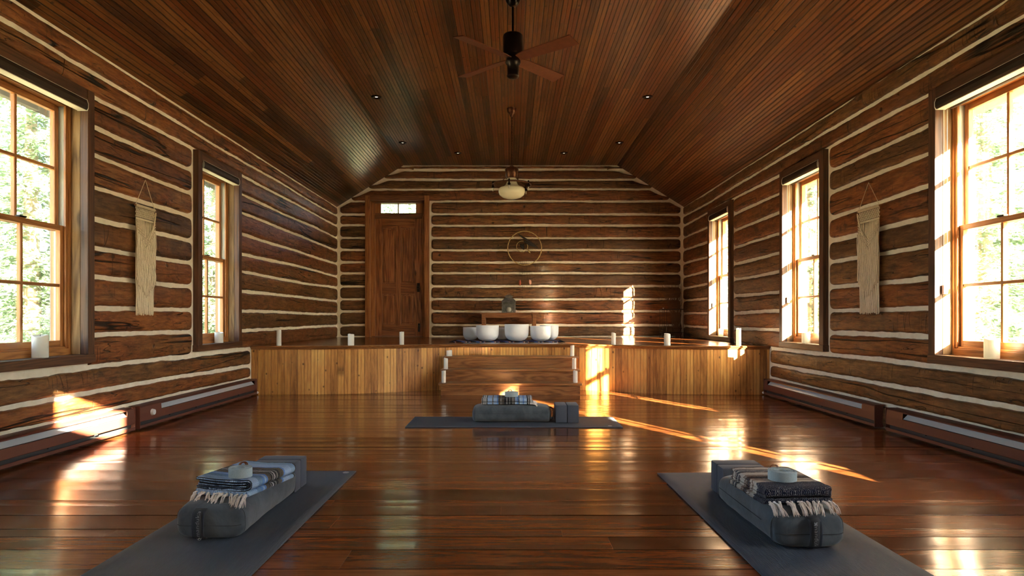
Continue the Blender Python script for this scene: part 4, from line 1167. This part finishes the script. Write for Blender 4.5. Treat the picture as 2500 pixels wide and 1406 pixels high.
def feather(name, x0, z0, x1, z1, wd, mat):
    d = Vector((x1-x0, 0, z1-z0)); l_ = d.length; d.normalize(); n_ = Vector((-d.z, 0, d.x)); vs = []; fs = []
    for k in range(13):
        a = k/12; w_ = wd*math.sin(math.pi*min(1, a*.92+.05))**.7
        c = Vector((x0, -.012-.006*math.sin(a*3), z0)) + d*l_*a
        vs += [c+n_*w_, c+Vector((0,-.003,0)), c-n_*w_]
    for k in range(12):
        fs += [(3*k, 3*k+1, 3*k+4, 3*k+3), (3*k+1, 3*k+2, 3*k+5, 3*k+4)]
    o = mesh_obj(name, vs, fs, mat, dc, True); s_ = o.modifiers.new('s', 'SOLIDIFY'); s_.thickness = .0015
feather('feather', -.11, .24, .24, -.0, .020, M['feather_dark']); feather('feather', -.02, .12, .19, .02, .024, M['feather_dark'])
feather('feather', -.075, .07, -.01, -.03, .028, M['feather_dark']); feather('feather', -.02, .08, -.03, -.02, .02, M['feather_dark'])
feather('feather', .05, -.02, .10, -.09, .015, M['wicker'])
feather('feather', -.082, -.56, -.085, -.66, .022, M['feather_red']); feather('feather', .085, -.555, .095, -.645, .018, M['feather_pink']); feather('feather', .105, -.56, .11, -.64, .012, M['feather_pink'])
mb = MB(); mb.tube([(0, .0, .30), (0, .01, .36)], .0025, 6); mb.torus((0,.0,.365), (1,0,0), (0,0,1), .007, .002, 12, 4); mb.build('hanging_hook', M['blackmetal'], dc)

# ------------------------------------------------------------------ twig bundle and wire stand
tw = empty('twig_bundle', (SX(1655, 11.35), 11.38, ZS)); tag(tw, 'tall bundle of dry brown twigs standing in the dim back corner of the stage', 'twigs')
rg4 = random.Random(2); cnt = 0
mb = MB()
for k in range(70):
    bx_, by_ = rg4.gauss(0, .035), rg4.gauss(0, .025); a = rg4.uniform(-1, 1)
    top = Vector((bx_*1.5 + a*.22 - .08, by_*1.5 + rg4.uniform(-.05, .05), rg4.uniform(.75, 1.05)))
    if tw.location.x + top.x > 2.96: top.x = 2.96 - tw.location.x - rg4.uniform(0, .05)
    p0 = Vector((bx_, max(-.06, min(.08, by_)), .0)); pts = []
    for q in range(8):
        s_ = q/7; p = p0.lerp(top, s_**1.2); p.z = top.z*s_
        p += Vector((rg4.uniform(-.012, .012), rg4.uniform(-.008, .008), 0)); p.y = min(p.y, .11); p.x = min(p.x, 2.98-tw.location.x); pts.append(p)
    mb.tube(pts, [.0045*(1-.75*q/7) for q in range(8)], 4)
    for s in range(2):
        q = rg4.randint(3, 6); b = pts[q]; e = b+Vector((rg4.uniform(-.09, .07), rg4.uniform(-.03, .02), rg4.uniform(.08, .16))); e.x = min(e.x, 2.98-tw.location.x); e.y = min(e.y, .12)
        mb.tube([b, b.lerp(e, .5)+Vector((.008, 0, 0)), e], [.0022, .0018, .001], 3)
f_ = mb.build('twigs', M['twig'], tw); f_['kind'] = 'stuff'
mb = MB(); mb.torus((0, 0, .16), (1,0,0), (0,1,0), .075, .006, 24, 6); mb.build('tie', M['string'], tw)
ws = empty('wire_stand', (2.735, 11.20, ZS)); tag(ws, 'thin black metal stand with a dark top beside the twig bundle on the stage', 'stand')
mb = MB(); mb.bbox(-.165, .215, -.10, .10, .478, .490, .003); mb.build('tray_top', M['blackmetal'], ws)
for x_ in (-.160, -.085, .20):
    mb = MB(); mb.tube([(x_, -.09, .0), (x_, -.09, .478)], .003, 6); mb.tube([(x_, .09, .0), (x_, .09, .478)], .003, 6); mb.build('leg', M['blackmetal'], ws)
mb = MB(); mb.tube([(-.16,-.09,.085),(.20,-.09,.085),(.20,.09,.085),(-.16,.09,.085),(-.16,-.09,.085)], .003, 6); mb.build('stretcher', M['blackmetal'], ws)
mb = MB(); mb.lathe([(.001,0),(.012,.002),(.015,.012),(.008,.02),(.001,.021)], (0,0,0), 12); o = mb.build('votive', M['white_plastic'], None, smooth=True, loc=(2.60, 11.14, ZS+.490)); tag(o, 'tiny white votive on the end of the black wire stand', 'candle')

# ------------------------------------------------------------------ macrame hangings
def macrame(sgn, cy, W, ztop, zrod, zbot, label, mir, seed):
    x_ = sgn*(WX-.040); root = empty('macrame_hanging', (x_, cy, zrod)); tag(root, label, 'wall hanging', 'cream macrame wall hangings')
    rg = random.Random(seed); H_ = zrod-zbot; a = W/2
    tl = -mir*.0
    mb = MB(); mb.tube([(0, -a-.02, 0), (0, a+.02, 0)], .007, 8); mb.build('dowel', M['dowel'], root, smooth=True)
    mb = MB(); pk = (0, 0, ztop-zrod); mb.tube([(0, -a+.002, .004), pk], .0026, 5); mb.tube([(0, a-.002, .004), pk], .0026, 5); mb.build('hanging_cord', M['cord'], root, smooth=True)
    mb = MB(); mb.tube([(sgn*.002, 0, ztop-zrod), (sgn*.042, 0, ztop-zrod+.003)], .002, 5); mb.build('nail', M['blackmetal'], root)
    n_ = 26; inw = -sgn
    # wrapped knots on the rod and net panel
    mb = MB()
    for k in range(n_):
        y_ = -a + W*(k+.5)/n_; mb.torus((0, y_, 0), (1,0,0), (0,0,1), .009, .0035, 10, 5)
    for r_ in range(5):
        z = -.022-.016*r_
        for k in range(n_//2 + (r_ % 2 == 0)):
            y_ = -a + W*(k+(.5 if r_ % 2 else 0.05))/(n_//2)
            if abs(y_) > a: continue
            mb.lathe([(.001,-.007),(.006,-.003),(.0065,.003),(.001,.008)], (inw*.002, y_, z), 6)
            if r_ < 4:
                for s_ in (-1, 1):
                    y2 = y_+s_*W/(n_//2)/2
                    if abs(y2) <= a: mb.tube([(inw*.0, y_, z), (inw*.0, y2, z-.016)], .0022, 4)
    mb.tube([(inw*.003, -a, -.100), (inw*.003, a, -.100)], .005, 6); mb.tube([(inw*.003, -a, -.108), (inw*.003, a, -.108)], .004, 6)
    # V band of hitch knots
    for row in range(4):
        for s_ in (-1, 1):
            pts = []
            for k in range(15):
                q = k/14; pts.append((inw*(.006+.003*math.sin(k*2.2)), s_*a*(1-q)*(.96), -.118-row*.022-.15*q))
            mb.tube(pts, .0046, 5)
            for k in range(1, 14, 1):
                p = pts[k]; mb.lathe([(.001,-.005),(.006,0),(.001,.005)], (p[0]+inw*.003, p[1], p[2]), 5)
    mb.build('knotted_panel', M['cord'], root, smooth=True)
    # back layer, long, and front layer, V-shaped
    mb = MB()
    for k in range(36):
        y_ = -a*.93 + W*.93*(k+.5)/36
        zb = -H_ + rg.uniform(-.01, .012); pts = []
        for q in range(12):
            s_ = q/11; pts.append((-inw*.004 + rg.uniform(-.002, .002), y_+.004*math.sin(s_*9+k*1.7)+rg.uniform(-.0015,.0015), -.11 + (zb+.11)*s_))
        mb.tube(pts, .0040, 5); mb.lathe([(.001,-.006),(.0055,0),(.001,.006)], (pts[-1][0], pts[-1][1], pts[-1][2]), 5)
    f_ = mb.build('back_fringe', M['cord'], root, smooth=True); f_['kind'] = 'stuff'
    mb = MB()
    for k in range(34):
        y_ = -a + W*(k+.5)/34; e = abs(y_)/a
        zt = -.118-.15*(1-e)-.06 if k % 2 == 0 else -.12-.15*(1-e)-.075
        zb = -H_*.70 - .12*(1-e) + rg.uniform(-.02, .02); pts = []
        for q in range(12):
            s_ = q/11; pts.append((inw*(.009 + rg.uniform(-.002, .003)), y_+.005*math.sin(s_*7+k*2.1)+rg.uniform(-.0015,.0015), zt + (zb-zt)*s_))
        mb.tube(pts, .0042, 5)
    for k in range(10):   # plain cords in the windows of the upper part
        y_ = -a*.8+W*.8*k/9
        mb.tube([(inw*.002, y_, -.105), (inw*.002, y_+.003, -.118-.15*(1-abs(y_)/a))], .0035, 4)
    f_ = mb.build('front_fringe', M['cord'], root, smooth=True); f_['kind'] = 'stuff'
    # loose braid hanging on one side
    mb = MB(); s_ = mir
    for st_ in range(3):
        pts = []
        for k in range(26):
            q = k/25; pts.append((inw*(.014+.004*math.sin(q*40+st_*2.09)), s_*(a - .01 - (a-.03)*q**1.6) + .004*math.cos(q*40+st_*2.09), -.02 - .25*q))
        mb.tube(pts, .0032, 5)
    mb.build('braid', M['cord'], root, smooth=True)
macrame(-1, 5.405, .285, 2.045, 1.815, .940, 'cream macrame hanging on the log wall between the left windows', 1, 3)
macrame(1, 5.505, .325, 2.045, 1.825, .950, 'cream macrame hanging in shade on the right log wall between two windows', 1, 9)

# ------------------------------------------------------------------ ceiling fan
fan = empty('ceiling_fan', (.022, 5.60, ZC)); tag(fan, 'dark bronze ceiling fan with four brown blades', 'ceiling fan')
mb = MB(); mb.lathe([(.012,-.055),(.030,-.050),(.048,-.030),(.060,-.008),(.062,0)]); mb.build('canopy', M['bronze'], fan, auto=40)
mb = MB(); mb.tube([(0,0,-.05),(0,0,-.30)], .0095, 12); mb.build('downrod', M['bronze'], fan, auto=40)
mb = MB(); mb.lathe([(.015,-.285),(.060,-.288),(.078,-.296),(.086,-.310),(.086,-.455),(.080,-.470),(.060,-.474)][::-1], n=36); mb.build('motor_housing', M['bronze'], fan, auto=40)
mb = MB(); mb.lathe([(.03,-.668),(.046,-.660),(.054,-.648),(.050,-.636),(.050,-.560),(.060,-.548),(.066,-.535),(.066,-.520),(.058,-.505),(.058,-.470)], n=32); mb.build('switch_housing', M['bronze'], fan, auto=40)
for k, ang in enumerate((47, 137.5, 226, 321)):
    a = R(ang); vs = []; c, s_ = math.cos(a), math.sin(a); pt = R(-13)
    def Q(r_, w_, t_):
        ww = w_*math.cos(pt); zz = w_*math.sin(pt)+t_
        return (r_*c - ww*s_, r_*s_ + ww*c, -.500+zz)
    w0, w1 = .052, .066
    top = [Q(.055,-w0*.7,.004), Q(.14,-w0,.004), Q(.62,-w1,.004), Q(.625,w1,.004), Q(.14,w0,.004), Q(.055,w0*.7,.004)]
    bot = [(x, y, z-.008) for x, y, z in top]
    n_ = 6; vs = top+bot; fs = [tuple(range(n_)), tuple(2*n_-1-i for i in range(n_))] + [(i, n_+i, n_+(i+1)%n_, (i+1)%n_) for i in range(n_)]
    mesh_obj('blade', vs, fs, M['blade'], fan)
# ------------------------------------------------------------------ pendant lamp
pd = empty('pendant_lamp', (.018, 8.48, ZC)); tag(pd, 'antique copper pendant lamp with cream glass shade and drop ring', 'pendant lamp')
mb = MB(); mb.lathe([(.010,-.115),(.022,-.095),(.030,-.075),(.055,-.050),(.064,-.020),(.064,0)], n=28); mb.build('canopy', M['copper'], pd, auto=50)
mb = MB()
for k in range(34):
    z = -.105-.0185*k
    if k % 2: mb.torus((0,0,z), (1,0,0), (0,0,1.35), .0075, .0018, 12, 4)
    else: mb.torus((0,0,z), (0,1,0), (0,0,1.35), .0075, .0018, 12, 4)
mb.tube([(0,0,-.1),(0,0,-.74)], .002, 5)
mb.build('chain', M['bronze'], pd, smooth=True)
mb = MB(); mb.lathe([(.06,-.905),(.075,-.885),(.082,-.83),(.088,-.79),(.070,-.765),(.030,-.752),(.014,-.735)], n=28); mb.build('bell_cap', M['copper'], pd, auto=50)
mb = MB(); mb.torus((0,0,-.985), (1,0,0), (0,1,0), .245, .009, 64, 8); mb.torus((0,0,-.975), (1,0,0), (0,1,0), .238, .004, 64, 6)
for k in range(4):
    a = k*math.pi/2+.6
    pts = [(.085*math.cos(a), .085*math.sin(a), -.79), (.098*math.cos(a), .098*math.sin(a), -.85), (.10*math.cos(a), .10*math.sin(a), -.91), (.15*math.cos(a), .15*math.sin(a), -.955), (.245*math.cos(a), .245*math.sin(a), -.985)]
    mb.tube(pts, .0045, 6)
mb.build('ring_frame', M['copper'], pd, smooth=True)
for k, ang in enumerate((262, 190, 330, 40, 110)):
    a = R(ang); c = (.245*math.cos(a), .245*math.sin(a), -.985)
    mb = MB(); mb.lathe([(.012,-.052),(.020,-.045),(.018,-.030),(.010,-.020),(.010,.0),(.016,.010),(.006,.03)], c, 14); so = mb.build('drop_socket', M['bronze'], pd, auto=50)
    mb = MB(); mb.lathe([(.0008,-.098),(.007,-.085),(.009,-.07),(.005,-.052)], c, 10); mb.build('glass_drop', M['clear'], so, smooth=True)
mb = MB(); mb.lathe([(.0008,-1.172),(.06,-1.168),(.118,-1.150),(.158,-1.120),(.171,-1.085),(.171,-1.050),(.160,-1.030),(.110,-1.012),(.080,-.985),(.062,-.945),(.058,-.90)], n=48, capt=False); mb.build('glass_shade', M['milk'], pd, auto=50)

# ------------------------------------------------------------------ recessed downlights
M['lens'] = None
t = NT('lamp_lens'); M['lens'] = t.done(t.pbr((.8,.75,.65), .3, emit=(1,.85,.65), emit_s=2.0))
for (px, py, lab) in ((919, 236, 'recessed downlight in the flat ceiling above the door, nearer the fan'), (1581, 236, 'recessed downlight in the flat ceiling, right of the fan'),
                      (983, 348, 'recessed downlight near the left ceiling crease by the back wall'), (1512, 348, 'recessed downlight near the right ceiling crease by the back wall'),
                      (1118, 373, 'recessed downlight left of the pendant lamp by the back wall'), (1377, 373, 'recessed downlight right of the pendant lamp by the back wall')):
    Y = 1600*(ZC-.9)/(778-py); x_ = SX(px, Y)
    root = empty('downlight', (x_, Y, ZC-.004)); tag(root, lab, 'ceiling light', 'recessed downlights in the boarded ceiling')
    mb = MB(); mb.lathe([(.030,.003),(.036,-.008),(.050,-.012),(.060,-.008),(.063,.003)], n=28, capb=False, capt=False); mb.build('trim_ring', M['bronze'], root, smooth=True)
    mb = MB(); mb.lathe([(.0005,.0),(.016,.0),(.018,.002)], n=16); mb.build('lens', M['lens'], root)
    mb = MB(); mb.lathe([(.0005,.002),(.036,.002)], n=20); mb.build('baffle', M['blackmetal'], root)

# ------------------------------------------------------------------ outside
gr = MB(); gr.add([(-70,-50,-.35),(70,-50,-.35),(70,90,-.35),(-70,90,-.35)], [(0,1,2,3)]); g_ = gr.build('ground', M['grass']); tag(g_, kind='structure')
def spruce_mesh(seed, H_=8.5, R_=2.5):
    rg = random.Random(seed); vs = []; fs = []
    z = .35
    while z < H_:
        q = z/H_; rad = R_*(1-q)**.8 + .08; nb = max(7, int(22*(1-q)+7))
        for b in range(nb):
            a = rg.uniform(0, 6.283); rr = rad*rg.uniform(.75, 1.12); zz = z+rg.uniform(-.12, .12)
            n_ = max(3, int(rr/.16))
            for k in range(1, n_+1):
                s_ = k/n_; cx, cy, cz = rr*s_*math.cos(a), rr*s_*math.sin(a), zz - .35*rr*.45*s_*s_ + .10*s_
                for m_ in range(5):
                    d = Vector((math.cos(a+rg.uniform(-1.2, 1.2)), math.sin(a+rg.uniform(-1.2, 1.2)), rg.uniform(-.45, .15))).normalized()
                    side = d.cross(Vector((rg.uniform(-.4,.4), rg.uniform(-.4,.4), 1))).normalized()*rg.uniform(.014, .032)
                    l_ = rg.uniform(.10, .22); c = Vector((cx, cy, cz)) + Vector((rg.uniform(-.06,.06), rg.uniform(-.06,.06), rg.uniform(-.05,.05)))
                    i = len(vs); vs += [c, c+d*l_*.5+side, c+d*l_, c+d*l_*.5-side]; fs.append((i, i+1, i+2, i+3))
        z += rg.uniform(.13, .20)
    me = bpy.data.meshes.new('foliage'); me.from_pydata([tuple(v) for v in vs], [], fs); me.materials.append(M['needles']); me.update()
    return me
SM = [spruce_mesh(s) for s in (1, 2, 3)]
tm = MB(); tm.tube([(0,0,-.4),(0,0,2),(0,0,8.2)], [.16,.12,.02], 8); 
trunk0 = None
trees = [(-7.6, 10.4, 1.0, 0, 'sunlit spruce outside the near left window'), (-7.3, 16.2, 1.0, 1, 'sunlit spruce outside the far left window'), (-12.9, 13.4, 1.25, 2, 'taller spruce set back, behind the near left window'), (-12.0, 21.8, 1.3, 0, 'taller spruce set back, behind the far left window'),
         (7.9, 10.9, 1.0, 1, 'hazy green spruce outside the nearest window in the right wall'), (7.6, 16.6, 1.0, 2, 'hazy green spruce outside the middle window in the right wall'), (13.9, 14.2, 1.3, 0, 'taller spruce set back, outside the nearest right window'), (7.1, 22.2, 1.0, 1, 'hazy spruce outside the window above the stage'), (13.6, 21.5, 1.3, 0, 'taller spruce set back, outside the middle right window'),
         (-3.9, 24.0, 1.6, 2, 'sunlit tree seen through the glass above the door')]
for i, (x_, y_, s_, k, lab) in enumerate(trees):
    root = empty('spruce_tree', (x_, y_, -.35), i*1.3); root.scale = (s_, s_, s_); tag(root, lab, 'tree', 'spruces around the cabin')
    o = bpy.data.objects.new('foliage', SM[k]); link(o, root)
    if trunk0 is None: trunk0 = tm.build('trunk', M['bark'], root)
    else:
        o = trunk0.copy(); link(o, root)

# ------------------------------------------------------------------ light
sun = bpy.data.lights.new('sun', 'SUN'); sun.energy = 340.; sun.angle = R(.45); sun.color = (1., .83, .58)
so = bpy.data.objects.new('sun', sun); link(so)
dv = Vector((-.464, .886, -.30)).normalized(); so.rotation_euler = dv.to_track_quat('-Z', 'Y').to_euler(); so.location = (6, -8, 6)
wd = bpy.data.worlds.new('sky'); sc.world = wd; wd.use_nodes = True; nt = wd.node_tree; nt.nodes.clear()
sk = nt.nodes.new('ShaderNodeTexSky'); sk.sky_type = 'NISHITA'; sk.sun_disc = False; sk.sun_elevation = R(28); sk.sun_rotation = R(152); sk.air_density = 1.0; sk.dust_density = 2.5; sk.ozone_density = 1.0
bg = nt.nodes.new('ShaderNodeBackground'); bg.inputs['Strength'].default_value = 3.0
tn = nt.nodes.new('ShaderNodeMix'); tn.data_type = 'RGBA'; tn.blend_type = 'MULTIPLY'; tn.inputs[0].default_value = 1.; tn.inputs[7].default_value = (1., .955, .87, 1); nt.links.new(sk.outputs[0], tn.inputs[6])
wo = nt.nodes.new('ShaderNodeOutputWorld'); nt.links.new(tn.outputs[2], bg.inputs[0]); nt.links.new(bg.outputs[0], wo.inputs[0])

# ------------------------------------------------------------------ camera
cam = bpy.data.cameras.new('camera'); cam.sensor_width = 36.; cam.lens = 1600/2500*36.; cam.shift_x = 4/2500.; cam.shift_y = 75/2500.
cam.clip_start = .05; cam.clip_end = 300
co = bpy.data.objects.new('camera', cam); link(co); co.location = (0, 0, .9); co.rotation_euler = (R(90), 0, 0); sc.camera = co
sc.view_settings.view_transform = 'Standard'; sc.view_settings.look = 'None'; sc.view_settings.gamma = 1.; sc.view_settings.use_curve_mapping = False
sc.view_settings.exposure = .38
cy = sc.cycles
cy.use_denoising = True; cy.max_bounces = 9; cy.diffuse_bounces = 5; cy.glossy_bounces = 4; cy.transparent_max_bounces = 10; cy.transmission_bounces = 4; cy.use_adaptive_sampling = True; cy.adaptive_threshold = .03
cy.caustics_reflective = True; cy.blur_glossy = .36; cy.sample_clamp_indirect = 0.
